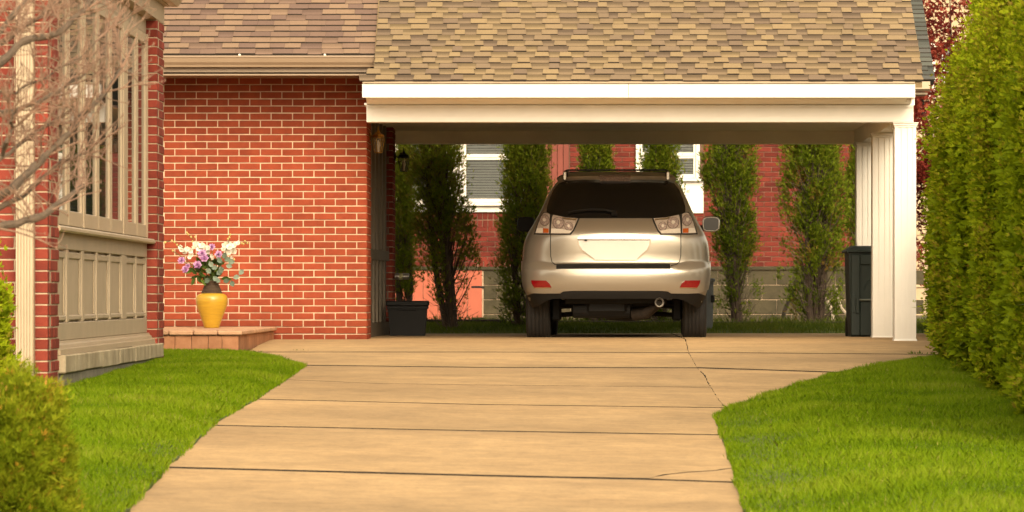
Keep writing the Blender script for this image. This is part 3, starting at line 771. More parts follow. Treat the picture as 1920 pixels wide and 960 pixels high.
ys = [26.14, 26.30, 27.08, 27.20, 28.00, 28.13, 28.93, 29.03, 29.83, 29.93, 30.72, 31.06, 31.80, 31.88, 32.60, 32.69]
for i in range(0, len(ys), 2):
    member('stile', ys[i], ys[i + 1], zp0 + .0005, zp1 - .0005, -2.960, pb, 'taupe', -2.991)
for i in range(1, len(ys) - 1, 2):
    y0, y1 = ys[i] + .012, ys[i + 1] - .012
    p_ = MB().box(-2.9915, -2.981, y0, y1, zp0 + .012, zp1 - .012, .003).build('panel', M['taupe'], pb)
    q = MB().box(-2.981, -2.968, y0 + .002, y1 - .002, zp1 - .055, zp1 - .014, .004).box(-2.981, -2.962, y0 + .002, y1 - .002, zp0 + .013, zp0 + .045, .006)
    q.box(-2.981, -2.970, y0 + .002, y0 + .05, zp0 + .046, zp1 - .056, .004).box(-2.981, -2.970, y1 - .05, y1 - .002, zp0 + .046, zp1 - .056, .004)
    q.build('panel_molding', M['taupe'], pb)
MB().prism([(-2.99, 0.149), (-2.945, 0.149), (-2.94, 0.135), (-2.925, 0.125), (-2.918, 0.105), (-2.90, 0.10), (-2.895, 0.068), (-2.99, 0.068)], 'y', 26.14, 32.75).build('base_molding', M['tan'], pb, recalc=True)
st = MB()
for i in range(6):
    a = 26.14 + i * 1.165; st = MB().box(-3.05, -2.868 + random.uniform(-.004, .004), a + .004, min(a + 1.158, 33.12), -0.047 + random.uniform(-.003, .003), 0.066 + random.uniform(-.003, .002), 0.008)
    st.build('stone_block', M['stone'], house)
MB().box(-3.3, -2.885, 26.2, 32.8, -0.5, -0.051).build('foundation', M['foundation'], house)
MB().box(-3.3, -2.872, 32.80, 33.32, -0.5, -0.052, .006).build('pier_footing', M['stone'], house)
# eave over the bay
MB().box(-3.4, -2.882, 25.2, 33.33, 2.55, 3.5).build('frieze_board', M['tan'], house)
MB().box(-2.880, -2.846, 25.2, 33.36, 2.69, 3.4).build('fascia_board', M['tanlight'], house)
gp2 = [(-2.845, 2.80), (-2.845, 2.70), (-2.79, 2.70), (-2.755, 2.75), (-2.745, 2.80), (-2.745, 2.815), (-2.755, 2.815), (-2.765, 2.76), (-2.795, 2.71), (-2.835, 2.71), (-2.835, 2.80)]
MB().prism(gp2, 'y', 25.2, 33.5).build('gutter', M['tanlight'], house, recalc=True)
MB().prism([(-7.5, 4.9), (-2.80, 2.83), (-2.80, 2.80), (-7.5, 4.8)], 'y', 25.0, 33.6).build('roof', M['shing_brn_j'], house, recalc=True)
# downspout on the front wall
dsx0, dsx1 = atx(28, 25.42), atx(61, 25.42)
pr = []
wN = 6
pr = [(dsx0, 25.55), (dsx0, 25.47)]
for i in range(wN):
    a = dsx0 + (dsx1 - dsx0) * i / wN; b = dsx0 + (dsx1 - dsx0) * (i + 1) / wN; m_ = (b - a)
    pr += [(a + m_ * .05, 25.455), (a + m_ * .62, 25.455), (a + m_ * .72, 25.463), (a + m_ * .95, 25.463)]
pr += [(dsx1, 25.47), (dsx1, 25.55)]
MB().prism(pr, 'z', -0.2, 2.75).build('downspout', M['tanlight'], house, recalc=True)

# ================================================================== the house behind
BYH = 58.0
back = root('brick_bungalow', (1.5, BYH, 0.07), 'brick bungalow behind the carport with white windows and grey roof', 'house')
bz0 = 0.83
bxl, bxr = -2.35, atx(1704, BYH)
def BXp(px): return atx(px, BYH)
def BZp(py): return atz(py, BYH)
holes = [(BXp(735), BXp(985), BZp(398), BZp(398) + 1.6), (BXp(1022), BXp(1068), BZp(420), 4), (BXp(1192), BXp(1318), BZp(400), 4), (BXp(735), BXp(905), 0, BZp(507)), (-9, BXp(988), BZp(428), BZp(398)), (BXp(895), BXp(990), BZp(504), BZp(486))]
bw = MB().box(-7, bxr - 0.01, BYH + 0.008, BYH + 6, -0.1, 3.25).build('wall', M['mortar_back'], back)
bb = brick_mesh(M['brick_back']); 
rowsB = int((BZp(262) - bz0) / COURSE)
cb = brick_run(bxl, BXp(1703), bz0, rowsB, holes)
def visb(c):
    px = CX + F * c[0] / BYH; py = CY - F * (c[2] - EYE) / BYH
    s = 0
    if 985 < px < 1310 and py > 335: s += 2
    for a, b in ((925, 1055), (1065, 1165), (1195, 1280), (1308, 1400), (1465, 1580)):
        if a < px < b: s += 1
    if px < 745: s += 2
    return (s, py)
lay(cb, BYH, bb, bw, M['brick_back_j'], 300, key=visb)
# two rows of upright bricks under the window, one beside the hatch
for (za, zb, x0, x1) in ((BZp(411.5), BZp(398.5), BXp(735), BXp(988)), (BZp(427), BZp(413), BXp(735), BXp(988)), (BZp(503.5), BZp(487), BXp(897), BXp(990))):
    me = MB().box(-.031, .031, 0, .09, -(zb - za) / 2 + .003, (zb - za) / 2 - .003, .0025).mesh('brick', M['brick_back'])
    x = x0 + .035
    while x < x1:
        o = link('brick', me, bw); o.matrix_local = Matrix.Translation((x, BYH + random.uniform(-.003, .002), (za + zb) / 2)); x += 0.0725
# foundation of concrete blocks
M['block'] = material('mossy_concrete_block', (0.070, 0.056, 0.028), 0.95, col2=(0.034, 0.029, 0.014), scale=3.5, bump=0.5, bscale=30, rnd=0.12, fine=0.15, finescale=60)
fb = MB().box(-7, bxr + .02, BYH + 0.006, BYH + 1, -0.3, bz0 - 0.01).build('foundation', M['mortar_grey'], back)
zc = 0.815; r = 0
MB().box(-7, bxr + .03, BYH - 0.035, BYH + .02, bz0 - 0.045, bz0 - 0.002, .004).build('water_table', M['block'], fb)
zc = bz0 - 0.05
while zc > -0.05:
    x = BXp(905) - (0.2 if r % 2 else 0)
    while x < BXp(1702):
        a = max(x, BXp(907)); b = x + 0.395
        if b > a: MB().box(a, b, BYH - 0.006 + random.uniform(-.003, .003), BYH + .08, zc - 0.195, zc - 0.004, .005).build('concrete_block', M['block'], fb)
        x += 0.40
    zc -= 0.2; r += 1
# red hatch
M['redwood_dark'] = material('dark_red_board', (0.20, 0.045, 0.028), 0.75, var=0.1, scale=5, stretch=(1, 1, .3), rnd=.05)
M['redwood'] = material('red_painted_board', (0.42, 0.105, 0.055), 0.7, var=0.08, scale=5, stretch=(1, 1, .3), rnd=.05)
ht = MB().box(BXp(737), BXp(904), BYH + .012, BYH + .05, 0.02, BZp(506)).build('hatch', M['redwood'], back)
npl = 6; a0, a1 = BXp(738), BXp(904)
for i in range(npl):
    MB().box(a0 + (a1 - a0) * i / npl + .003, a0 + (a1 - a0) * (i + 1) / npl - .003, BYH - .012, BYH + .011, 0.03, BZp(507), .003).build('plank', M['redwood'], ht)
for py in (538, 597):
    MB().box(BXp(884), BXp(908), BYH - .020, BYH - .0125, BZp(py) - .012, BZp(py) + .012, .002).build('hinge', M['dark'], ht)
# windows
M['farpane'] = glassmat('far_pane', (0.10, 0.10, 0.10), 0.05)
def window(x0, x1, zs, zt, zmid, panel=None):
    YW = BYH - .03
    wn = MB().box(x0, x1, YW + .02, YW + .12, zs, zt).build('window', M['farpane'], back)
    fw = .055
    f = MB().box(x0, x0 + fw, YW - .03, YW + .019, zs + .001, zt, .004).box(x1 - fw, x1, YW - .03, YW + .019, zs + .001, zt, .004).box(x0 + fw + .001, x1 - fw - .001, YW - .03, YW + .019, zt - fw, zt, .004)
    f.build('frame', M['white2'], wn)
    MB().box(x0 - .03, x1 + .03, YW - .07, YW + .019, zs - .045, zs, .005).build('sill', M['white2'], wn)
    xa, xb = x0 + fw + .003, x1 - fw - .003
    for z0, z1, yy in ((zs + .003, zmid, YW - .006), (zmid + .001, zt - fw - .002, YW - .014)):
        s = MB().box(xa, xa + .03, yy, yy + .022, z0, z1, .003).box(xb - .03, xb, yy, yy + .022, z0, z1, .003).box(xa + .031, xb - .031, yy, yy + .022, z0, z0 + .05, .003).box(xa + .031, xb - .031, yy, yy + .022, z1 - .03, z1, .003)
        s.build('sash', M['white2'], wn)
        MB().box(xa + .02, xb - .02, yy + .007, yy + .010, z0 + .04, z1 - .02).build('pane', M['paneb'], wn)
    b = MB(); z = zs + .06
    while z < zt - .08:
        b.add([(xa + .02, YW + .0155, z), (xb - .02, YW + .0155, z), (xb - .02, YW + .0085, z + .026), (xa + .02, YW + .0085, z + .026)], [(0, 1, 2, 3)]); z += .036
    b.build('blind', M['blindb'], wn)
    return wn
M['paneb'] = glassmat('house_pane', (0.05, 0.055, 0.055), 0.03, 0.80)
M['blindb'] = material('grey_white_blind', (0.27, 0.285, 0.26), 0.6, var=.03)
zsW = BZp(380)
window(BXp(735), BXp(849), zsW, zsW + 1.45, BZp(296)); window(BXp(862), BXp(985), zsW, zsW + 1.45, BZp(296))
MB().box(BXp(850), BXp(861), BYH - .02, BYH + .05, zsW, zsW + 1.45, .004).build('window_mullion', M['white2'], back)
MB().box(BXp(733), BXp(988), BYH - .035, BYH + .05, BZp(398), zsW - .047, .005).build('window_apron', M['white'], back)
window(BXp(1192), BXp(1312), BZp(334), BZp(334) + 1.2, BZp(293))
MB().box(BXp(1190), BXp(1319), BYH - .03, BYH + .05, BZp(400), BZp(334) - .047, .005).build('window_apron', M['white'], back)
sh = MB().box(BXp(1023), BXp(1067), BYH + .02, BYH + .06, BZp(420), 3.2).build('shutter', M['redwood_dark'] if 'redwood_dark' in M else M['redwood'], back)
for i in range(4):
    a, b = BXp(1023), BXp(1067); MB().box(a + (b - a) * i / 4 + .003, a + (b - a) * (i + 1) / 4 - .003, BYH - .02, BYH + .019, BZp(419), 3.19, .003).build('plank', M['redwood_dark'], sh)
# eave and roof
ez = BZp(157)
MB().prism([(BYH - .62, ez), (BYH - .62, ez - .10), (BYH - .56, ez - .13), (BYH - .50, ez - .13), (BYH - .50, ez)], 'x', -7, BXp(1736)).build('gutter', M['tanlight'], back, recalc=True)
MB().box(-7, BXp(1733), BYH - .50, BYH + .02, ez - .17, ez - .14).build('soffit', M['taupe'], back)
rd = MB().prism([(BYH - .55, ez + .0), (BYH + 3.6, ez + 4.15 * .622), (BYH + 7.8, ez), (BYH + 7.8, ez - .08), (BYH + 3.6, ez + 4.15 * .622 - .1), (BYH - .48, ez - .04)], 'x', -7, BXp(1747) - .02).build('roof', M['shing_gry_j'], back, recalc=True)
shingle_roof(rd, lambda v: BXp(1690) + random.uniform(-.2, 0), lambda v: BXp(1746), BYH - .60, ez + .02, PITCHA, 0.125, 26, M['shing_gry'], M['shing_gry_j'], 90, (.2, .34), False, rows_own=22)

# ================================================================== the cream house far right
M['cream'] = material('cream_siding', (0.44, 0.33, 0.20), 0.7, var=.05, scale=3)
CYH = 82.0
cream = root('cream_house', (9, CYH, 0.1), 'cream sided house glimpsed behind the red maple', 'house')
cw = MB().box(4.5, 16, CYH + .03, CYH + 7, 0, 9).build('wall', M['cream'], cream)
for i in range(40):
    MB().prism([(CYH + .028, i * .2 + .6), (CYH - .004, i * .2 + .6), (CYH + .014, i * .2 + .798), (CYH + .028, i * .2 + .798)], 'x', 4.5, 16).build('siding_board', M['cream'], cw, recalc=True)
def fwin(px0, px1, py0, py1):
    x0, x1, z0, z1 = atx(px0, CYH), atx(px1, CYH), atz(py1, CYH), atz(py0, CYH)
    f = MB().box(x0 - .07, x1 + .07, CYH - .05, CYH + .02, z0 - .07, z0, .005).box(x0 - .07, x1 + .07, CYH - .05, CYH + .02, z1, z1 + .08, .005).box(x0 - .07, x0, CYH - .05, CYH + .02, z0, z1).box(x1, x1 + .07, CYH - .05, CYH + .02, z0, z1).box(x0, x1, CYH - .04, CYH + .02, (z0 + z1) / 2 - .02, (z0 + z1) / 2 + .02)
    fo = f.build('window', M['white2'], cream)
    MB().box(x0, x1, CYH - .02, CYH - .008, z0, z1).build('pane', M['farpane'], fo)
fwin(1722, 1747, 88, 178); fwin(1772, 1800, 88, 178)
# ================================================================== tiled step, vase, flowers
def step_platform():
    zt = 0.14; y0, y1 = 35.75, 40.44
    xl = -4.9; xf, xb = atx(447, 35.75), atx(512, 40.3)
    t = root('tiled_step', (-3.2, 38, ground(-3, 36)), 'low terracotta tiled step along the foot of the brick wall', 'step')
    MB().prism([(xl, y0 + .02), (xf - .02, y0 + .02), (xb - .02, y1), (xl, y1)], 'z', -0.25, zt - .045).build('core', M['mortar_grey'], t, recalc=True)
    # upright front tiles
    x = xf - 0.004; first = True
    wds = [0.135, 0.115, 0.14, 0.14, 0.145, 0.14, 0.14, 0.14]
    for wd in wds:
        MB().box(x - wd + .003, x, y0, y0 + .018, -0.22, zt - .042, .003).build('front_tile', M['terracotta'], t); x -= wd
    # side tiles follow the slanting end
    n = 14
    for i in range(n):
        a, b = i / n, (i + 1) / n - .002
        pa = Vector((xf + (xb - xf) * a, y0 + .002 + (y1 - y0 - .002) * a)); pb_ = Vector((xf + (xb - xf) * b, y0 + .002 + (y1 - y0 - .002) * b))
        MB().prism([(pa.x - .018, pa.y), (pa.x, pa.y), (pb_.x, pb_.y), (pb_.x - .018, pb_.y)], 'z', -0.2, zt - .042).build('side_tile', M['terracotta'], t, recalc=True)
    # cap tiles with a rounded nose
    rows = 13; dy = (y1 - (y0 - .03)) / rows
    for j in range(rows):
        ya = y0 - .03 + dy * j; yb = ya + dy - .005
        xr = xf + (xb - xf) * max(0, (ya - y0)) / (y1 - y0) + .03
        x = xr; k = 0
        while x > -3.85:
            wd = 0.205 if k or j % 2 == 0 else 0.16
            MB().box(x - wd + .005, x, ya, yb, zt - .038 + random.uniform(-.001, .001), zt + random.uniform(-.002, .001), .008).build('cap_tile', M['terracap'], t); x -= wd; k += 1
    MB().box(xl, -3.86, y0, y1, zt - .04, zt - .003).build('cap_edge', M['terracap'], t)
step_platform()

M['mustard'] = material('mustard_glaze', (0.50, 0.30, 0.022), 0.38, col2=(0.40, 0.23, 0.018), scale=30, bump=0.15, bscale=70, stretch=(.2, .2, 2), coat=.15)
M['wicker'] = material('brown_neck', (0.10, 0.062, 0.036), 0.8, var=.3, scale=50, stretch=(.3, .3, 3), bump=.5)
VX, VY, VZ = atx(397, 38.6), 38.6, 0.142
vase = root('vase', (VX, VY, VZ), 'mustard yellow vase with a brown banded neck on the tiled step', 'vase')
bp_ = [(0.066, 0), (0.070, .006), (0.083, .05), (0.105, .11), (0.128, .17), (0.141, .22), (0.145, .25), (0.141, .28), (0.126, .300), (0.100, .311), (0.09, .313)]
MB().lathe(bp_, (VX, VY, VZ), 40).build('body', M['mustard'], vase, smooth=True)
npf = [(0.094, .312)]
for i in range(9):
    z = .313 + i * .0125; r_ = 0.092 - 0.030 * min(1, i / 6.0) + (0.006 if i == 8 else 0)
    npf += [(r_, z), (r_ + .003, z + .004), (r_ + .003, z + .009), (r_ - .0005, z + .0122)]
npf += [(0.067, .428), (0.056, .428), (0.056, .36)]
MB().lathe(npf, (VX, VY, VZ), 32).build('neck', M['wicker'], vase, smooth=True)

M['lilac'] = leafmat('lilac_petal', [(0.42, 0.17, 0.40), (0.60, 0.33, 0.58), (0.72, 0.50, 0.68)], .25)
M['whitep'] = leafmat('white_petal', [(0.62, 0.56, 0.42), (0.78, 0.74, 0.64), (0.82, 0.80, 0.74)], .2)
M['bud'] = material('cream_bud', (0.52, 0.42, 0.14), .6)
M['stemg'] = material('flower_stem', (0.07, 0.10, 0.02), .6)
M['euca'] = leafmat('silver_leaf', [(0.08, 0.11, 0.075), (0.15, 0.20, 0.15), (0.24, 0.29, 0.23)], .15)
M['gleaf'] = leafmat('green_leaf', [(0.02, 0.04, 0.008), (0.05, 0.085, 0.015), (0.10, 0.15, 0.02)], .2)
boq = root('flower_bouquet', (VX, VY, VZ + .42), 'bunch of lilac roses and white blossom sprays standing in the mustard vase', 'flowers')
def zp(zx, zy, dy=0.0):
    """point of the bouquet from the enlarged crop (3.69x, origin 300,420)"""
    return at(300 + zx / 3.69, 420 + zy / 3.69, VY + dy)
NECK = Vector((VX, VY, VZ + .41))
def petal_quads(c, nrm, r, layers, seed):
    rng = random.Random(seed); n = Vector(nrm).normalized(); u = n.orthogonal().normalized(); v = n.cross(u); V = []
    for L, (cnt, rr, tilt, lift) in enumerate(layers):
        for i in range(cnt):
            a = 2 * math.pi * (i + rng.random() * .3 + L * .37) / cnt; d = u * math.cos(a) + v * math.sin(a); s = n.cross(d)
            out_ = d * math.cos(tilt) + n * math.sin(tilt); b = c + n * lift * r
            wv = rr * r * (1.15 if cnt < 6 else .8)
            V.append([b, b + out_ * rr * r * .55 + s * wv * .55, b + out_ * rr * r + n * r * .12, b + out_ * rr * r * .55 - s * wv * .55])
    return V
def flower(name, c, nrm, r, mat, layers, seed):
    V = np.array([[tuple(q) for q in p] for p in petal_quads(c, nrm, r, layers, seed)])
    return link(name, quads_mesh(name, V, mat, 4, np.random.default_rng(seed).random(len(V))), boq)
ROSE = [(6, 1.0, .15, 0), (6, .9, .45, .05), (5, .75, .8, .1), (5, .6, 1.1, .15), (4, .42, 1.35, .2)]
BLOS = [(5, 1.0, .25, 0), (4, .45, .9, .05)]
k = 0
stems = MB()
for zx, zy, r_, dy in [(150, 255, .040, -.05), (176, 316, .040, -.06), (260, 284, .044, -.09), (292, 208, .048, -.10), (308, 238, .044, -.11), (405, 211, .040, -.09), (360, 162, .038, -.06), (192, 292, .03, -.03)]:
    c = zp(zx, zy, dy); k += 1
    flower('rose', c, (random.uniform(-.4, .4), -1, .45), r_, M['lilac'], ROSE, k)
    stems.tube([NECK, NECK.lerp(c, .5) + Vector((0, 0, .03)), c + Vector((0, .02, 0))], .0035, 5)
WH = [(150, 178, .03), (140, 160, .024), (172, 192, .03), (188, 176, .03), (210, 185, .03), (215, 212, .03), (205, 232, .022), (240, 138, .028), (262, 148, .032), (290, 150, .034), (312, 168, .036), (325, 190, .034), (322, 215, .03), (300, 180, .034), (270, 175, .03), (335, 165, .026), (234, 160, .022), (365, 236, .022), (356, 220, .02),
      (448, 150, .034), (470, 138, .034), (480, 160, .034), (505, 172, .034), (512, 190, .032), (492, 150, .03), (460, 178, .034), (478, 196, .03), (440, 172, .026), (522, 138, .028), (540, 132, .024), (515, 152, .028), (455, 205, .026), (495, 235, .018)]
for zx, zy, r_ in WH:
    c = zp(zx, zy, random.uniform(-.10, .02)); k += 1
    flower('blossom', c, (random.uniform(-.6, .6), -1, random.uniform(0, .6)), r_, M['whitep'], BLOS, k)
for path in ([(330, 370), (280, 230), (200, 185), (130, 150), (90, 115), (38, 125)], [(340, 370), (290, 200), (245, 130), (215, 88), (185, 60)], [(370, 370), (430, 230), (470, 150), (485, 75)], [(380, 370), (460, 210), (530, 140), (605, 130)], [(375, 380), (430, 260), (480, 245), (520, 243)], [(335, 380), (180, 245), (85, 185)]):
    stems.tube([NECK] + [zp(a, b, -.03) for a, b in path], .003, 5)
for zx, zy in [(100, 125), (82, 116), (38, 126), (33, 130), (185, 60), (195, 72), (215, 90), (243, 90), (225, 122), (88, 185), (485, 74), (470, 104), (565, 132), (605, 132), (588, 120), (578, 138), (513, 245), (118, 145), (480, 92)]:
    c = zp(zx, zy, -.03)
    MB().lathe([(.001, -.011), (.008, -.006), (.010, 0), (.007, .008), (.001, .012)], c, 7).build('bud', M['bud'], boq, smooth=True)
stems.build('stems', M['stemg'], boq)
def leaf(name, c, d, L, W, mat, seed):
    d = Vector(d).normalized(); s = d.cross(Vector((0, -1, .3))).normalized(); n = s.cross(d); rng = np.random.default_rng(seed)
    P = [(0, 0), (.3, .42), (.62, .5), (1, 0), (.62, -.5), (.3, -.42)]
    mid = [c + d * L * t_ - n * .12 * W for t_ in (0, .33, .66, 1)]
    V = []
    for sg in (1, -1):
        e = [c + d * L * a + s * W * b * sg for a, b in ((0, 0), (.3, .42), (.65, .46), (1, 0))]
        for i in range(3): V.append([mid[i], mid[i + 1], e[i + 1], e[i]])
    V = np.array([[tuple(q) for q in p] for p in V])
    link(name, quads_mesh(name, V, mat, 4, np.full(len(V), rng.random())), boq)
for zx, zy, dx, dz in [(352, 342, -.5, .6), (370, 360, .3, -.4), (345, 375, -.6, -.5), (390, 350, .7, .5), (365, 300, -.4, .7), (355, 305, .7, .1), (430, 270, -.5, .5), (445, 255, .8, .4), (455, 285, .8, -.2), (420, 290, .1, -.8), (470, 265, .9, .1), (482, 385, -.8, -.3), (490, 390, .4, -.9), (505, 375, .9, .3), (545, 350, .7, .7), (380, 375, .8, -.6), (400, 330, .6, .2), (410, 250, -.2, .9), (435, 240, .4, .8)]:
    k += 1; leaf('leaf', zp(zx, zy, -.10), (dx, random.uniform(-.3, .2), dz), .065, .05, M['euca'], k)
for i in range(90):
    a = random.uniform(0, 6.28); rr = random.uniform(.0, .13); k += 1
    c = zp(335 + random.uniform(-70, 70), 320 + random.uniform(-75, 60), random.uniform(-.08, .08))
    leaf('leaf', c, (random.uniform(-1, 1), random.uniform(-.8, .4), random.uniform(-.5, 1)), random.uniform(.05, .09), .03, M['gleaf'], k)
for zx, zy, dx, dz in [(240, 370, -.3, -.8), (262, 350, .2, -.9), (225, 320, -.8, -.3), (440, 385, 1, .05), (420, 382, .8, .2), (215, 310, .5, -.5), (250, 335, -.5, .3)]:
    k += 1; leaf('leaf', zp(zx, zy, -.06), (dx, -.2, dz), .08, .035, M['gleaf'], k)

# ================================================================== the car (local frame: x right, y forward, z up, tail at y = 0)
def interp(tab, z):
    if z <= tab[0][0]: return tab[0][1]
    for (a, u), (b, v) in zip(tab, tab[1:]):
        if z <= b:
            t_ = (z - a) / (b - a); return u + (v - u) * t_
    return tab[-1][1]
YR = [(.30, .16), (.36, .10), (.45, .035), (.55, .006), (.64, .0), (.70, .008), (.730, .03), (.745, .075), (.76, .095), (.80, .10), (.90, .098), (1.0, .10), (1.06, .108), (1.12, .14), (1.20, .205), (1.26, .26), (1.40, .415), (1.56, .62), (1.60, .70), (1.63, .95), (1.648, 1.3)]
WD = [(.30, .80), (.36, .845), (.45, .89), (.55, .912), (.65, .922), (.80, .924), (.90, .920), (.98, .905), (1.06, .872), (1.13, .830), (1.20, .792), (1.28, .752), (1.40, .702), (1.50, .655), (1.56, .612), (1.60, .565), (1.63, .47), (1.648, .30)]
YF = [(.30, 4.55), (.45, 4.66), (.60, 4.71), (.80, 4.68), (.92, 4.58), (1.0, 4.25), (1.05, 3.75), (1.09, 3.48), (1.20, 3.28), (1.40, 2.95), (1.56, 2.62), (1.60, 2.45), (1.63, 2.15), (1.648, 1.8)]
CC = [(.3, .42), (.7, .46), (1.0, .50), (1.2, .55), (1.6, .5), (1.648, .2)]
NE = 3.3
def S(x, z):
    wd = interp(WD, z); t_ = min(abs(x) / wd, .9995)
    return interp(YR, z) + interp(CC, z) * (1 - (1 - t_ ** NE) ** (1 / NE))
def Sn(x, z):
    h = .004; a = Vector((2 * h, S(x + h, z) - S(x - h, z), 0)); b = Vector((0, S(x, z + h) - S(x, z - h), 2 * h))
    n = a.cross(b); n.normalize(); return n if n.y < 0 else -n
CARX, CARY = atx(1156, 42.5) - .03 * .9, 41.62
car = root('parked_car', (CARX, CARY, ground(CARX, 42) - 0.006), 'champagne silver SUV with roof bars parked tail out under the carport', 'car', None, -0.03, True)
M['paint'] = material('champagne_paint', (0.375, 0.335, 0.275), 0.29, 0.6, var=.015, scale=2, coat=.6, fine=.03, finescale=900)
M['paint'].node_tree.nodes['Principled BSDF'].inputs['Coat Roughness'].default_value = 0.06
M['carglass'] = glassmat('tinted_car_glass', (0.006, 0.006, 0.006), 0.04, 0, .35)
M['valance'] = material('grey_black_plastic', (0.016, 0.015, 0.014), 0.6, var=.1, spec=.2)
M['chrome'] = material('chrome', (0.75, 0.72, 0.66), 0.12, 1.0, var=.02)
M['lampsilver'] = material('lamp_reflector', (0.70, 0.60, 0.52), 0.25, 0.3, var=.15, scale=60)
M['lampbowl'] = material('lamp_bowl', (0.66, 0.53, 0.49), 0.18, 0.25, var=.28, scale=55, coat=.6)
M['lampring'] = material('lamp_ring', (0.44, 0.34, 0.30), 0.2, 0.3, var=.35, scale=90)
M['amber'] = material('amber_lens', (0.48, 0.10, 0.02), 0.15, var=.1, coat=.5)
M['clearlens'] = material('clear_lens', (0.78, 0.72, 0.63), 0.12, var=.08, scale=120, coat=.8)
M['redlens'] = material('red_reflector', (0.22, 0.002, 0.006), 0.15, var=.1, scale=80, coat=.7)
M['seam_and_shadow'] = material('dark_seam_and_shadow', (0.02, 0.018, 0.015), 0.8)
M['plate'] = material('blank_white_plate', (0.86, 0.84, 0.80), 0.5, var=.01)
def car_body():
    lv = [.30, .36, .42, .48, .55, .62, .68, .715, .733, .748, .765, .80, .86, .92, .97, 1.01, 1.05, 1.09, 1.13, 1.17, 1.21, 1.25, 1.30, 1.36, 1.42, 1.48, 1.53, 1.565, 1.585, 1.60, 1.611, 1.619, 1.624]
    nq = 26; rings = []
    for z in lv:
        wd, yr, yf, c = interp(WD, z), interp(YR, z), interp(YF, z), interp(CC, z); cf = min(c * 1.3, (yf - yr) * .45); c = min(c, (yf - yr) * .45)
        ring = []
        for i in range(2 * nq + 1):
            a = -math.pi / 2 + math.pi * i / (2 * nq); s_, co = math.sin(a), math.cos(a)
            ring.append((wd * math.copysign(abs(s_) ** (2 / NE), s_), yr + c * (1 - abs(co) ** (2 / NE)), z))
        for tt in range(1, 24): ring.append((wd, yr + c + (yf - cf - yr - c) * tt / 24, z))
        for i in range(2 * nq + 1):
            a = math.pi / 2 - math.pi * i / (2 * nq); s_, co = math.sin(a), math.cos(a)
            ring.append((wd * math.copysign(abs(s_) ** (2 / NE), s_), yf - cf * (1 - abs(co) ** (2 / NE)), z))
        for tt in range(1, 24): ring.append((-wd, yf - cf + (yr + c - yf + cf) * tt / 24, z))
        rings.append(ring)
    n = len(rings[0]); vs = [p for r in rings for p in r]
    fs = [(i * n + j, i * n + (j + 1) % n, (i + 1) * n + (j + 1) % n, (i + 1) * n + j) for i in range(len(lv) - 1) for j in range(n)]
    fs += [tuple(range(n))[::-1], tuple(range((len(lv) - 1) * n, len(lv) * n))]
    mb = MB(); mb.add(vs, fs)
    o = mb.build('body', M['paint'], car, smooth=True, recalc=True)
    cut = MB()
    for y in (0.915, 3.63):
        for s_ in (-1, 1): cut.lathe([(.40, s_ * .52), (.40, s_ * 1.2)], (0, y, .365), 40, 'x')
    cut.box(-.62, .62, -.3, 4.3, .1, .425).box(-.84, .84, -.35, .70, .08, .415)
    oc = cut.build('wheel_cutter', M['dark'], car, recalc=True)
    bo = o.modifiers.new('b', 'BOOLEAN'); bo.operation = 'DIFFERENCE'; bo.object = oc; bo.solver = 'EXACT'; bo.use_self = True
    bpy.context.view_layer.update()
    me = bpy.data.meshes.new_from_object(o.evaluated_get(bpy.context.evaluated_depsgraph_get()))
    o.modifiers.clear(); old = o.data; o.data = me; me.name = 'body'; bpy.data.meshes.remove(old)
    me.materials.clear(); me.materials.append(M['paint'])
    me.polygons.foreach_set('material_index', [0] * len(me.polygons))
    me.polygons.foreach_set('use_smooth', [True] * len(me.polygons)); me.set_sharp_from_angle(angle=R(35))
    bpy.data.objects.remove(oc)
    return o
body = car_body()
def patch(name, poly, mat, off=.004, thick=.012, step=.035, parent=car, smooth=True, estep=.02):
    v, t_ = fill(poly, step, estep)
    top = []
    for x, z in v:
        wd = interp(WD, z); x = max(-wd * .997, min(wd * .997, x)); nn = Sn(x, z); top.append(Vector((x, S(x, z), z)) + nn * off)
    n = len(top); vs = [tuple(p) for p in top]; fs = []
    for a in t_:
        p, q, r_ = (Vector(v[i]) for i in a[:3]); fs.append(a if (q - p).cross(r_ - p) > 0 else a[::-1])
    m_ = {}
    for a, b in boundary(fs):
        for i in (a, b):
            if i not in m_:
                x, z = v[i]; wd = interp(WD, z); x = max(-wd * .997, min(wd * .997, x)); m_[i] = len(vs); vs.append(tuple(top[i] - Sn(x, z) * thick))
        fs.append((b, a, m_[a], m_[b]))
    return MB().add(vs, fs).build(name, mat, parent, smooth=smooth)
def mir(poly): return [(-x, z) for x, z in poly]
# zoom-crop coordinates (2.667x of 960,300) to car coordinates; depth along the tail taken into account
def cz(xz, yz):
    X_, Z_ = (xz - 523) / 512, (906 - yz) / 512
    for _ in range(3):
        yy = S(max(-.85, min(.85, X_)), Z_); k_ = F / (CARY + yy) * 2.667
        Z_ = EYE + (680 - yz) / k_ - 0.0 + 0.006; X_ = (xz - 523) / k_ - 0.0
    return (X_, Z_)
def P_(*pts): return [cz(a, b) for a, b in pts]
def sym(half):
    """closed outline from its right half (top centre first)"""
    return half + [(-x, z) for x, z in half[::-1]]
rw = P_((523, 97), (600, 97), (700, 99), (770, 104), (810, 118), (836, 150), (856, 195), (868, 235), (869, 262), (845, 272), (800, 283), (715, 291), (600, 291), (523, 291))
patch('rear_window', sym([p for p in rw[1:-1]]), M['carglass'], .004, .012)
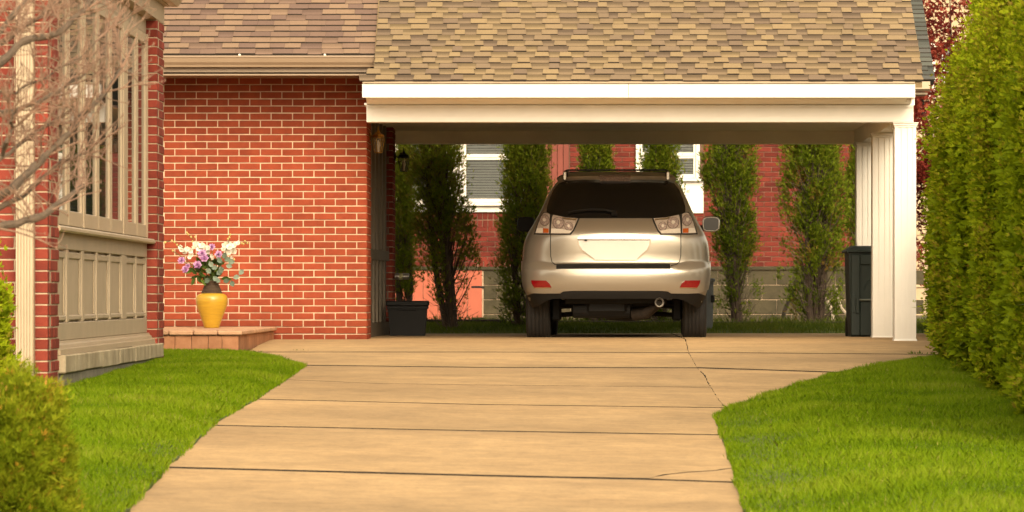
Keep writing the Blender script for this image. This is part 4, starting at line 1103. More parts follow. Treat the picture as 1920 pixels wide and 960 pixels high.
# tail lamps
def lamp(side):
    f = (lambda p: p) if side > 0 else mir
    tl = MB()
    o1 = P_((706, 292), (772, 287), (838, 272), (843, 285), (848, 330), (849, 370), (800, 371), (749, 371), (732, 350), (718, 318))
    o2 = P_((848, 271), (866, 262), (884, 262), (898, 282), (914, 322), (928, 369), (890, 371), (852, 370), (851, 330))
    back_ = patch('tail_light', f(P_((703, 291), (772, 285), (838, 270), (866, 260), (885, 260), (900, 282), (917, 322), (932, 372), (890, 374), (800, 374), (747, 374), (730, 352), (715, 320))), M['seam_and_shadow'], .003, .012)
    patch('reflector', f(P_((712, 294), (772, 290), (836, 276), (841, 290), (845, 330), (846, 367), (800, 368), (752, 368), (736, 349), (722, 318))), M['lampsilver'], .008, .006, parent=back_)
    patch('reflector', f(P_((852, 274), (867, 266), (882, 266), (895, 284), (910, 322), (923, 366), (890, 367), (855, 367), (854, 330))), M['lampsilver'], .008, .006, parent=back_)
    patch('reversing_lens', f(P_((752, 366), (743, 357), (800, 347), (844, 345), (845, 366))), M['clearlens'], .012, .004, parent=back_)
    patch('indicator', f(P_((857, 365), (857, 346), (884, 344), (884, 365))), M['amber'], .012, .004, parent=back_)
    patch('side_lens', f(P_((886, 365), (886, 344), (913, 343), (919, 365))), M['clearlens'], .012, .004, parent=back_)
    for cx_, cy_, r_ in ((757, 334, 22), (808, 317, 30), (877, 304, 29)):
        for rr, m_, of in ((1.0, 'lampring', .011), (.86, 'lampbowl', .015), (.30, 'clearlens', .020)):
            patch('lamp_bowl', f(P_(*[(cx_ + r_ * rr * math.cos(a * .3927) * (.86 if cx_ > 850 else 1), cy_ + r_ * rr * math.sin(a * .3927)) for a in range(16)])), M[m_], of, .004, step=.03, parent=back_)
    patch('chrome_edge', f(P_((716, 298), (770, 294), (790, 289), (792, 294), (772, 302), (740, 303), (722, 306))), M['chrome'], .013, .005, parent=back_)
lamp(1); lamp(-1)
# tailgate seams (thin dark strips), bumper, step strip
def strip(name, pts, wd, mat, off=.0025, parent=car):
    L, Rr = [], []
    pts = [Vector(p) for p in pts]
    for i, p in enumerate(pts):
        d = (pts[min(i + 1, len(pts) - 1)] - pts[max(i - 1, 0)]).normalized(); nn = Vector((-d.y, d.x)) * wd / 2
        L.append(p + nn); Rr.append(p - nn)
    return patch(name, [tuple(p) for p in L + Rr[::-1]], mat, off, .006, step=.05, parent=parent, estep=.03)
sm = P_((848, 374), (849, 430), (848, 480), (842, 508), (828, 522), (800, 528))
strip('tailgate_seam', sm, .007, M['seam_and_shadow']); strip('tailgate_seam', mir(sm), .007, M['seam_and_shadow'])
bh_ = P_((523, 548), (790, 546), (815, 540), (838, 528), (852, 511), (870, 507), (930, 507))
bh_ += [(interp(WD, .78), .78), (interp(WD, .70), .70), (interp(WD, .6), .6), (interp(WD, .5), .5)] + P_((966, 668))[:0] + P_((935, 664), (880, 666), (800, 665), (785, 655), (740, 652), (523, 652))
bumper = patch('bumper', sym(bh_[1:-1]), M['paint'], .012, .014, step=.03)
patch('step_strip', P_((228, 527), (795, 527), (795, 546), (228, 546)), M['valance'], .016, .02)
rf = P_((842, 634), (850, 618), (868, 602), (940, 601), (934, 622), (924, 635))
patch('reflector', rf, M['redlens'], .020, .008, parent=bumper); patch('reflector', mir(rf), M['redlens'], .020, .008, parent=bumper)
rim = P_((838, 640), (924, 640), (940, 612), (943, 601), (936, 636), (928, 646), (840, 645))
strip('reflector_trim', P_((842, 637), (925, 637), (938, 612)), .008, M['chrome'], .016, bumper); strip('reflector_trim', mir(P_((842, 637), (925, 637), (938, 612))), .008, M['chrome'], .016, bumper)
va = P_((523, 655), (740, 655), (785, 658), (800, 668), (880, 669), (935, 667)) + [(.885, .44), (.862, .375), (.845, .322), (.80, .325), (.73, .36), (.66, .398), (.60, .412)] + P_((523, 697))
patch('valance', sym(va[1:-1]), M['valance'], .006, .05, step=.04)
# number plate recess with garnish bar
patch('garnish_bar', P_((331, 394), (331, 384), (345, 376), (420, 370), (523, 368), (626, 370), (700, 376), (697, 384), (697, 394), (690, 397), (340, 397)), M['paint'], .022, .03)
patch('chrome_strip', P_((335, 394), (336, 387), (420, 383), (523, 382), (626, 383), (692, 387), (693, 394)), M['chrome'], .026, .012)
strip('recess_edge', P_((331, 399), (335, 425), (349, 451), (417, 502), (523, 503), (629, 502), (683, 451), (695, 425), (698, 399)), .005, M['tan'], .003)
patch('painted_shadow', P_((333, 395), (696, 395), (694, 401), (336, 401)), M['seam_and_shadow'], .013, .01)  # dark strip that paints the shadow under the garnish bar
patch('plate_recess', P_((331, 398), (697, 398), (694, 425), (682, 450), (628, 500), (418, 500), (350, 450), (336, 425)), M['paint'], .004, .01)
patch('number_plate', P_((338, 402), (691, 402), (689, 424), (678, 448), (625, 497), (421, 497), (356, 448), (342, 424)), M['plate'], .010, .008)
patch('camera_lens', P_((368, 396), (381, 396), (381, 405), (368, 405)), M['dark'], .030, .02)
# wiper, high brake light, spoiler
tb = [Vector((x, S(x, z), z)) + Sn(x, z) * .022 for x, z in P_((285, 268), (330, 260), (400, 254), (470, 257), (515, 268))]
wp = MB().tube(tb, [.006, .009, .011, .012, .014], 6).build('wiper', M['valance'], car, smooth=True)
patch('wiper_pivot', P_((505, 262), (526, 262), (530, 280), (500, 280)), M['valance'], .024, .02, parent=wp)
spo = patch('spoiler', sym(P_((523, 78), (700, 82), (790, 92), (812, 112), (790, 107), (700, 101), (523, 99))[1:-1]), M['paint'], .045, .05, step=.05)
patch('brake_light', P_((441, 98), (594, 98), (594, 107), (441, 107)), M['lampring'], .052, .05, parent=spo)
# roof bars
M['rail'] = material('black_roof_bar', (0.02, 0.02, 0.02), 0.35, var=.1)
for s_ in (-1, 1):
    rl = MB().tube([(s_ * .505, .78, 1.60), (s_ * .505, .84, 1.672), (s_ * .505, 1.2, 1.688), (s_ * .50, 2.2, 1.685), (s_ * .49, 2.6, 1.60)], [.020, .020, .017, .017, .02], 8).build('roof_rail', M['rail'], car, smooth=True)
    MB().box(s_ * .512 - .018, s_ * .512 + .018, .74, .79, 1.585, 1.672, .008).build('end_cap', M['paint'], rl)
for y in (1.15, 2.0):
    MB().box(-.50, .50, y, y + .05, 1.690, 1.708, .007).build('cross_bar', M['rail'], car)
# mirrors
for s_ in (-1, 1):
    mb = MB(); prof = []
    n = 20
    def ell(sc, y): return [(s_ * .965 + sc * .092 * math.copysign(abs(math.cos(a)) ** .55, math.cos(a)), y, 1.185 + sc * .078 * math.copysign(abs(math.sin(a)) ** .55, math.sin(a))) for a in [2 * math.pi * i / n for i in range(n)]]
    rs = [ell(.92, 2.84), ell(1.0, 2.855), ell(1.0, 2.90), ell(.85, 2.96), ell(.45, 3.0)]
    mb.add([p for r in rs for p in r], [(i * n + j, i * n + (j + 1) % n, (i + 1) * n + (j + 1) % n, (i + 1) * n + j) for i in range(4) for j in range(n)] + [tuple(range(n))[::-1], tuple(range(4 * n, 5 * n))])
    mo = mb.build('wing_mirror', M['paint'] if s_ > 0 else M['dark'], car, smooth=True, recalc=True)
    g_ = [(x * 1, y - .004, z) for x, y, z in [(s_ * .965 + (p[0] - s_ * .965) * .94, 2.84, 1.185 + (p[2] - 1.185) * .94) for p in rs[0]]]
    MB().add(g_ + [(x, y + .004, z) for x, y, z in g_], [tuple(range(n)), tuple(range(n, 2 * n))[::-1]] + [(j, n + j, n + (j + 1) % n, (j + 1) % n) for j in range(n)]).build('mirror_glass', M['carglass'] if s_ > 0 else M['dark'], mo, recalc=True)  # left glass is flat black: its dark reflection put into the colour
    MB().tube([(s_ * .80, 2.93, 1.13), (s_ * .90, 2.93, 1.15)], [.035, .03], 8).build('mirror_arm', M['dark'], mo)
# side windows, windscreen, door lines on the flanks
def side_patch(name, poly, mat, s_, off=.004):
    v, t_ = fill(poly, .12, .06); vs = [(s_ * (interp(WD, z) + off), y, z) for y, z in v]; MB().add(vs, [tuple(a) for a in t_]).build(name, mat, car)
for s_ in (-1, 1):
    side_patch('side_window', [(.98, 1.12), (1.55, 1.10), (1.55, 1.50), (1.30, 1.50)], M['carglass'], s_)
    side_patch('side_window', [(1.60, 1.10), (2.22, 1.08), (2.22, 1.53), (1.60, 1.52)], M['carglass'], s_)
    side_patch('side_window', [(2.28, 1.08), (3.0, 1.07), (2.62, 1.50), (2.28, 1.53)], M['carglass'], s_)
wv = []
for z in (1.11, 1.25, 1.40, 1.55):
    wd = interp(WD, z) * .86; yf = interp(YF, z)
    wv.append([(x * wd, yf + .006 - .25 * abs(x) ** 3, z) for x in (-1, -.6, -.2, .2, .6, 1)])
MB().add([p for r in wv for p in r], [(i * 6 + j, i * 6 + j + 1, (i + 1) * 6 + j + 1, (i + 1) * 6 + j) for i in range(3) for j in range(5)]).build('windscreen', M['carglass'], car, smooth=True)
# wheels
M['rimmetal'] = material('alloy', (0.5, 0.48, 0.45), .3, .9)
for y in (0.915, 3.63):
    for s_ in (-1, 1):
        cx_ = s_ * .775; Rr = .365; hw_ = .117
        wheel = MB().lathe([(.10, -.06), (.16, -.05), (.16, .05), (.10, .06)], (cx_, y, Rr), 20, 'x').build('wheel', M['rimmetal'], car, smooth=True)
        pf = [(.235, -hw_ + .01), (.30, -hw_ - .004), (.335, -hw_ + .002), (.357, -hw_ + .018)]
        u = -hw_ + .022
        while u < hw_ - .03:
            pf += [(.364, u), (.365, u + .026), (.356, u + .028), (.356, u + .035)]; u += .037
        pf += [(.357, hw_ - .018), (.335, hw_ - .002), (.30, hw_ + .004), (.235, hw_ - .01)]
        MB().lathe(pf, (cx_, y, Rr), 48, 'x').build('tyre', M['rubber'], wheel, recalc=True)
        sp = MB().lathe([(.24, -.09), (.235, .09), (.20, .095), (.20, -.085)], (cx_, y, Rr), 32, 'x')
        for i in range(5):
            a = 2 * math.pi * i / 5; sp.tube([(cx_ + s_ * .07, y + .05 * math.cos(a), Rr + .05 * math.sin(a)), (cx_ + s_ * .085, y + .21 * math.cos(a), Rr + .21 * math.sin(a))], [.035, .028], 6)
        sp.build('rim', M['rimmetal'], wheel, recalc=True)
# underside
ub = MB()
ub.box(-.50, .50, .30, 4.2, .36, .43, .01)
ub.box(-.34, .36, 1.4, 2.2, .215, .37, .03).box(-.30, .12, .34, .62, .25, .40, .04)
ub.lathe([(.02, -.42), (.085, -.40), (.09, 0), (.085, .16), (.02, .18)], (-.02, .45, .305), 16, 'x')
for s_ in (-1, 1):
    ub.tube([(s_ * .25, 1.1, .27), (s_ * .66, .92, .24)], [.028, .028], 6).tube([(s_ * .62, .9, .25), (s_ * .60, 1.0, .45)], [.035, .04], 8).tube([(s_ * .40, .75, .33), (s_ * .66, .85, .32)], [.018, .018], 6).box(s_ * .60 - .05, s_ * .60 + .05, .80, 1.05, .19, .42, .02)
ub.tube([(-.72, .915, .36), (.72, .915, .36)], .035, 8).tube([(-.10, .5, .25), (.12, .55, .235), (.34, .55, .25)], [.05, .05, .04], 8)
ub.build('underbody', M['under'] if 'under' in M else M['dark'], car)
M['tipmetal'] = material('dull_steel', (.30, .27, .23), .35, .6)
M['rust'] = material('rusty_exhaust', (0.030, 0.019, 0.011), .8, .2, var=.3, scale=30)
MB().tube([(.18, .42, .25), (.30, .34, .27), (.42, .28, .345), (.428, .14, .375)], [.06, .055, .035, .03], 10).build('exhaust_pipe', M['rust'], car, smooth=True)
tip = MB().lathe([(.040, .16), (.041, .06), (.044, .055), (.047, .06), (.047, .24)], (.428, 0, .372), 24, 'y', 1.0, 1.0).build('exhaust_tip', M['tipmetal'], car)
MB().lathe([(.0395, .17), (.0395, .20)], (.428, 0, .372), 20, 'y').build('bore', M['dark'], tip)

# ================================================================== wheelie bin, tub, blue bin
M['bin'] = material('green_black_bin_plastic', (0.011, 0.023, 0.017), 0.6, var=.12, scale=6)
def taper_box(mb, x0, x1, y0, y1, z0, z1, k):
    cx_, cy_ = (x0 + x1) / 2, (y0 + y1) / 2
    lo = [(cx_ + (x - cx_) * k, cy_ + (y - cy_) * k, z0) for x, y in ((x0, y0), (x1, y0), (x1, y1), (x0, y1))]
    hi = [(x, y, z1) for x, y in ((x0, y0), (x1, y0), (x1, y1), (x0, y1))]
    return mb.add(lo + hi, [(3, 2, 1, 0), (4, 5, 6, 7), (0, 1, 5, 4), (1, 2, 6, 5), (2, 3, 7, 6), (3, 0, 4, 7)])
wx0, wy0 = atx(1592, 42.75), 42.75; wz = -.015
bn = root('wheelie_bin', (wx0 + .3, wy0 + .3, wz), 'dark green wheeled rubbish bin standing behind the white columns', 'bin')
BW = .60; hB = .88
bm = MB()
# body with a sunk panel in its face: frame pieces around a recess
k_ = .93
taper_box(bm, wx0, wx0 + BW, wy0 + .02, wy0 + .62, wz + .01, wz + hB, k_)
b_o = bm.build('bin_body', M['bin'], bn)
f_ = MB(); zA, zB = wz + .42, wz + .76
for (a, b, c_, d) in ((wx0 + .02, wx0 + .11, wz + .05, wz + hB - .02), (wx0 + BW - .11, wx0 + BW - .02, wz + .05, wz + hB - .02), (wx0 + .1105, wx0 + BW - .1105, zB, wz + hB - .02), (wx0 + .1105, wx0 + BW - .1105, wz + .05, zA - .03)):
    f_.box(a, b, wy0 - .005, wy0 + .06, c_, d, .006)
f_.build('face_frame', M['bin'], b_o)
MB().tube([(wx0 + .26 + .10 * math.cos(a), wy0 + .022, wz + .52 + .10 * math.sin(a)) for a in [math.pi * i / 10 for i in range(11)]], .007, 5).build('arch_emboss', M['bin'], b_o)
M['binbar'] = material('grey_metal_bar', (.16, .18, .15), .45, .4)
MB().tube([(wx0 + .10, wy0 - .015, wz + .405), (wx0 + BW - .10, wy0 - .015, wz + .405)], .013, 8).build('lift_bar', M['binbar'], bn, smooth=True)
for x in (wx0 + .085, wx0 + BW - .085): MB().box(x - .018, x + .018, wy0 - .03, wy0 + .02, wz + .27, wz + .42, .004).build('bar_bracket', M['bin'], bn)
MB().box(wx0 + .02, wx0 + .07, wy0 - .008, wy0 + .03, wz + .28, wz + .46, .004).build('side_grip', M['bin'], bn)
lid = MB(); lid.box(wx0 - .028, wx0 + BW + .028, wy0 - .03, wy0 + .66, wz + hB + .002, wz + hB + .026, .006)
lid.add([(wx0 - .02, wy0 - .02, wz + hB + .026), (wx0 + BW + .02, wy0 - .02, wz + hB + .026), (wx0 + BW + .02, wy0 + .65, wz + hB + .026), (wx0 - .02, wy0 + .65, wz + hB + .026), (wx0 + .06, wy0 + .09, wz + hB + .062), (wx0 + BW - .06, wy0 + .09, wz + hB + .062), (wx0 + BW - .06, wy0 + .58, wz + hB + .075), (wx0 + .06, wy0 + .58, wz + hB + .075)], [(0, 1, 5, 4), (1, 2, 6, 5), (2, 3, 7, 6), (3, 0, 4, 7), (4, 5, 6, 7)])
lid.build('bin_lid', M['bin'], bn)
for x in (wx0 + .01, wx0 + BW - .06): MB().lathe([(.03, 0), (.11, .0), (.12, .012), (.12, .04), (.11, .05), (.03, .05)], (x, wy0 + .58, wz + .12), 20, 'x').build('bin_wheel', M['dark'], bn)

TY = 43.9
tx0, tx1 = atx(726, TY), atx(801, TY); tz = -.004
tub = root('storage_tub', ((tx0 + tx1) / 2, TY + .2, tz), 'black plastic storage tub beside the panelled side wall', 'tub')
b = MB(); taper_box(b, tx0 + .005, tx1 - .005, TY, TY + .42, tz + .002, tz + .33, .88); b.build('tub_body', M['dark'], tub)
b = MB().box(tx0 - .012, tx1 + .012, TY - .018, TY + .44, tz + .332, tz + .385, .010).box(tx0 - .004, tx1 + .004, TY - .010, TY + .43, tz + .30, tz + .331, .005); b.build('rim', M['dark'], tub)
MB().box(tx0 + .13, tx1 - .13, TY - .030, TY - .0185, tz + .335, tz + .362, .004).build('handle', M['dark'], tub)
MB().box(tx0 + .11, tx1 - .11, TY - .012, TY + .01, tz + .285, tz + .298, .003).build('ridge', M['dark'], tub)

M['bluebin'] = material('blue_grey_bin_plastic', (.11, .13, .14), .5)
by0 = 47.1; bxa = atx(1290, by0); bxb = atx(1338, by0)
bb_ = root('recycling_bin', ((bxa + bxb) / 2, by0 + .2, .05), 'blue grey recycling bin half hidden behind the car', 'bin')
b = MB(); taper_box(b, bxa, bxb, by0, by0 + .4, .02, .58, .92); b.build('bin_body', M['bluebin'], bb_)
MB().box(bxa - .02, bxb + .015, by0 - .02, by0 + .42, .582, .625, .008).build('bin_lid', M['bluebin'], bb_)
MB().box(bxb - .03, bxb + .012, by0 - .014, by0 + .03, .36, .44, .004).build('latch', M['dark'], bb_)

# ================================================================== wall lanterns
M['brass'] = material('aged_brass', (.50, .30, .07), .3, .9, var=.2, scale=40)
M['blackiron'] = material('black_iron', (.018, .016, .014), .45, .3)
M['lampglass'] = glassmat('lantern_glass', (.5, .45, .35), .05, .75)
M['bulb'] = material('candle_bulb', (.75, .66, .52), .3)
def lantern(x, y, zt, metal, label, dirx, sc=1.0):
    """wall lantern on an arm: x,y = wall point, zt = height of the arm"""
    t = root('wall_lantern', (x, y, zt), label, 'lantern')
    MB().lathe([(.045, 0), (.048, .008), (.03, .018), (.012, .022)], (x, y, zt - .01), 16, 'x', 1, 1).build('back_plate', metal, t, smooth=True)
    cx_ = x + dirx
    MB().tube([(x + .02, y, zt), (x + dirx * .4, y, zt - .02), (x + dirx * .75, y, zt + .03), (cx_, y, zt + .012)], [.008, .008, .008, .008], 8).build('arm', metal, t, smooth=True)
    MB().lathe([(.004, .085), (.006, .05), (.014, .045), (.016, .03), (.030, .018), (.052, .008), (.060, -.012), (.050, -.016), (.012, -.016)], (cx_, y, zt), 12).build('cap', metal, t)
    cage = MB()
    for i in range(6):
        a = math.pi / 3 * i + .2
        cage.tube([(cx_ + .050 * math.cos(a), y + .050 * math.sin(a), zt - .016), (cx_ + .058 * math.cos(a), y + .058 * math.sin(a), zt - .05), (cx_ + .036 * math.cos(a), y + .036 * math.sin(a), zt - .165)], [.004, .0045, .004], 5)
    for r_, z in ((.055, -.022), (.037, -.165)):
        cage.tube([(cx_ + r_ * math.cos(a), y + r_ * math.sin(a), zt + z) for a in [math.pi / 6 * i for i in range(13)]], .004, 5, False)
    cage.build('cage', metal, t)
    MB().lathe([(.049, -.02), (.054, -.05), (.033, -.163)], (cx_, y, zt), 6).build('glass', M['lampglass'], t)
    MB().lathe([(.012, -.165), (.012, -.12), (.020, -.10), (.018, -.075), (.004, -.045)], (cx_, y, zt), 10).build('bulb', M['bulb'], t, smooth=True)
lantern(gx1, 40.98, atz(254, 40.98), M['brass'], 'brass wall lantern on the front corner of the brick wall', .085)
lantern(p2x, 45.4, atz(292, 45.4), M['blackiron'], 'black iron wall lantern on the rear brick pier', .10)
M['canister'] = material('grey_metal_canister', (.30, .29, .26), .35, .5); M['lab'] = material('pale_yellow_label', (.55, .55, .30), .6)
cz_ = atz(518.5, 45.5)
cn = root('canister', (p2x, 45.5, cz_), 'small grey cylinder with a pale yellow label fixed to the rear pier', 'canister')
MB().lathe([(.02, .0), (.034, .004), (.034, .150), (.030, .154), (.02, .156)], (p2x, 45.5, cz_), 18, 'x').build('can', M['canister'], cn, smooth=True)
MB().lathe([(.0348, .05), (.0352, .052), (.0352, .085), (.0348, .087)], (p2x, 45.5, cz_), 18, 'x').build('can_label', M['lab'], cn, smooth=True)

# ================================================================== timber edging and leaning sticks at the back
M['timber'] = material('dark_old_timber', (.045, .032, .020), .9, var=.3, scale=10, stretch=(.2, 1, 3), bump=.5)
te = root('timber_edging', (1.5, 48.3, .1), 'dark old timber edging along the back of the grass strip', 'edging')
for i, (a, b, h) in enumerate(((-2.2, -.3, .165), (-.29, 1.8, .15), (1.81, 4.0, .14), (4.01, 6.5, .14))):
    MB().box(a, b, 48.25 + .005 * i, 48.37 + .005 * i, -.05, h, .01).build('timber', M['timber'], te)
M['stick'] = material('pale_dry_stick', (.36, .30, .22), .9, var=.2)
M['pipe'] = material('brown_bent_pipe', (.10, .075, .05), .6)
def sticks(name, label, cat, paths, r_, mat):
    t = None
    mb = MB()
    for p in paths: mb.tube([at(*q) for q in p], r_, 6)
    o = mb.build(name, mat); tag(o, label, cat)
sticks('bare_sapling', 'bent brown bare sapling arching up from the grass beside the evergreens', 'sapling', [[(1468, 604, 50), (1470, 585, 50), (1478, 565, 50), (1490, 545, 50.1), (1500, 530, 50.2)]], [.028, .026, .024, .02, .014], M['pipe'])
sticks('dead_branch', 'pale curved dry branch beside the wheelie bin, leaning on the blocks', 'branch', [[(1568, 540, 57.7), (1572, 560, 57.7), (1578, 578, 57.6), (1590, 592, 57.4), (1604, 594, 57.3)]], .02, M['stick'])
sticks('dead_branch', 'short pale straight dry branch nearest the evergreen stems by the blocks', 'branch', [[(1548, 558, 57.7), (1556, 572, 57.7), (1562, 590, 57.6), (1563, 602, 57.5)]], .028, M['stick'])
# ================================================================== vegetation
def unit(V): return V / np.maximum(np.linalg.norm(V, axis=1, keepdims=True), 1e-9)
def sprays(P, D, L, Wd, nleaf, spread, tint, rng, curl=.25):
    """fans of pointed leaflets: P roots, D directions, L lengths -> (n*nleaf, 4, 3), tints"""
    n = len(P); D = unit(D)
    rv = unit(rng.standard_normal((n, 3))); S_ = unit(np.cross(D, rv)); Nn = np.cross(S_, D)
    V = []; T = []
    for k in range(nleaf):
        a = (k - (nleaf - 1) / 2) * spread + rng.normal(0, .12, n)
        d = D * np.cos(a)[:, None] + S_ * np.sin(a)[:, None]; s = -D * np.sin(a)[:, None] + S_ * np.cos(a)[:, None]
        l = L * (1 - .18 * abs(k - (nleaf - 1) / 2)) * rng.uniform(.8, 1.15, n); w_ = Wd * rng.uniform(.8, 1.2, n)
        tip = P + d * l[:, None] + Nn * (l * rng.normal(0, curl, n))[:, None]
        mid = P + d * (l * .5)[:, None] + Nn * (l * rng.normal(0, curl * .3, n))[:, None]
        V.append(np.stack([P, mid + s * w_[:, None], tip, mid - s * w_[:, None]], 1)); T.append(np.clip(tint + rng.normal(0, .09, n), 0, 1))
    return np.concatenate(V), np.concatenate(T)

GREEN_H = [(0.078, 0.120, 0.003), (0.175, 0.245, 0.005), (0.270, 0.345, 0.008), (0.350, 0.395, 0.012), (0.28, 0.21, 0.03)]
GREEN_A = [(0.036, 0.062, 0.005), (0.080, 0.122, 0.007), (0.135, 0.185, 0.010), (0.205, 0.250, 0.016), (0.22, 0.13, 0.03)]
M['hedge'] = leafmat('hedge_foliage', GREEN_H, .40, .6)
M['thuja'] = leafmat('arborvitae_foliage', GREEN_A, .4, .6)
M['bark'] = material('reddish_bark', (.085, .055, .035), .9, var=.3, scale=12, stretch=(3, 3, .4), bump=.6)

def clump_cloud(rng, ncl, nper, shell, sig):
    """shell(rng, n) -> points, outward directions; leaves gather round clump centres"""
    Pc, Oc = shell(rng, ncl); ct = rng.random(ncl)
    idx = rng.integers(0, ncl, ncl * nper)
    off = rng.standard_normal((len(idx), 3)) * sig
    return Pc[idx] + off, Oc[idx], ct[idx], unit(off)

# ---- the clipped hedge on the right: a row of arborvitae, each plant a thing
def hedge_plant(seed, height=3.6):
    rng = np.random.default_rng(seed)
    nl_ = 11; la = np.sort(rng.uniform(0, 2 * np.pi, nl_) * .25 + np.arange(nl_) / nl_ * 2 * np.pi); lr = rng.uniform(.29, .40, nl_); lh = rng.uniform(.86, 1.0, nl_); ls = rng.uniform(.11, .15, nl_)
    def shell(rng, n):
        # eleven upright leaders round the plant, each a narrow column of its own: the ribs of the hedge
        k = rng.integers(0, nl_, n); h = rng.random(n) ** .9; a = rng.uniform(0, 2 * np.pi, n)
        taper = np.interp(h, [0, .08, .3, .6, .78, .9, .97, 1], [.80, .95, 1, .98, .95, .78, .45, .1])
        bulge = 1 + .13 * np.sin(h * 19 + k * 2.1) + .08 * np.sin(h * 41 + k)
        rr = ls[k] * bulge * (.55 + .50 * rng.random(n)) * np.sqrt(taper)
        cx_, cy_ = lr[k] * taper * np.cos(la[k]), lr[k] * taper * np.sin(la[k])
        O = np.stack([np.cos(a) + .7 * np.cos(la[k]), np.sin(a) + .7 * np.sin(la[k]), .3 + h * .6], 1)
        return np.stack([cx_ + rr * np.cos(a), cy_ + rr * np.sin(a), .03 + h * height * lh[k]], 1), O
    P, O, ct, od = clump_cloud(rng, 900, 36, shell, np.array([.034, .034, .070]))
    D = unit(O) * .75 + np.array([0, 0, .75]) + rng.standard_normal(P.shape) * .38
    tint = np.clip(.20 + [-.16, .08, -.04, .14][seed % 4] + .58 * ct * .9 + .24 * rng.random(len(P)), 0, .85)
    tint[rng.random(len(P)) < .006] = 1.0
    L = rng.uniform(.024, .046, len(P))
    V, T = sprays(P, D, L, .0058, 3, .5, tint, rng)
    me = quads_mesh('crown', V, M['hedge'], 4, T)
    # inner foliage: ragged lumpy core of the same leaves, so that no light passes through
    rng2 = np.random.default_rng(seed + 50)
    nn = 5200; h = rng2.random(nn); a = rng2.uniform(0, 2 * np.pi, nn); r = np.interp(h, [0, .1, .6, .9, 1], [.3, .42, .42, .2, .02])
    P2 = np.stack([r * np.cos(a), r * np.sin(a), h * height], 1); D2 = rng2.standard_normal((nn, 3))
    V2, T2 = sprays(P2, D2, np.full(nn, .11), .028, 3, .7, np.full(nn, .35), rng2)
    me2 = quads_mesh('inner_foliage', V2, M['hedge'], 4, T2)
    tk = MB().tube([(0, 0, -.15), (.02, 0, .8), (0, .02, 1.8), (0, 0, height * .85)], [.06, .05, .035, .012], 7).mesh('trunk', M['bark'])
    return me, me2, tk
hv = [hedge_plant(s) for s in (1, 2, 3, 4)]
ords = ['', 'second', 'third', 'fourth', 'fifth', 'sixth', 'seventh', 'eighth', 'ninth', 'tenth', 'eleventh', 'twelfth', 'thirteenth', 'fourteenth', 'fifteenth', 'sixteenth', 'seventeenth', 'eighteenth', 'nineteenth', 'twentieth', 'twenty first', 'twenty second', 'twenty third', 'twenty fourth', 'twenty fifth', 'twenty sixth', 'twenty seventh', 'twenty eighth', 'twenty ninth', 'thirtieth']
ypos = []; y = 20.0
while y < 46.5: ypos.append(y); y += random.uniform(1.12, 1.34)
nh = len(ypos)
for i, y in enumerate(ypos):
    edge = np.interp(y, [17, 21.3, 27, 32.7, 36, 41, 46], [2.28, 2.46, 2.78, 3.09, 3.39, 3.84, 4.30])
    x = edge + .53 + random.uniform(-.06, .06)
    k_ = nh - 1 - i
    lab = 'clipped arborvitae in the right hedge, the one farthest back past the carport' if k_ == 0 else ('clipped arborvitae at the near end of the right hedge, cut by the photo edge' if i == 0 else '%s clipped arborvitae of the right hedge, counted from its end past the carport' % ords[min(k_, 29)])
    hs_ = np.interp(y, [20, 31, 33, 35, 37, 39, 46], [.83, .82, .72, .63, .55, .51, .54]) * random.uniform(.96, 1.04)
    t = root('hedge_arborvitae', (x, y, ground(x, y)), lab, 'hedge plant', 'clipped arborvitae of the right hedge')
    a_, b_, c_ = hv[i % 4]; rot = random.uniform(0, 6.28); ws = random.uniform(.94, 1.1)
    for nm, me in (('crown', a_), ('inner_foliage', b_), ('trunk', c_)):
        o = bpy.data.objects.new(nm, me); C.objects.link(o); o.parent = t; o.rotation_euler = (0, 0, rot); o.scale = (ws, ws, hs_)

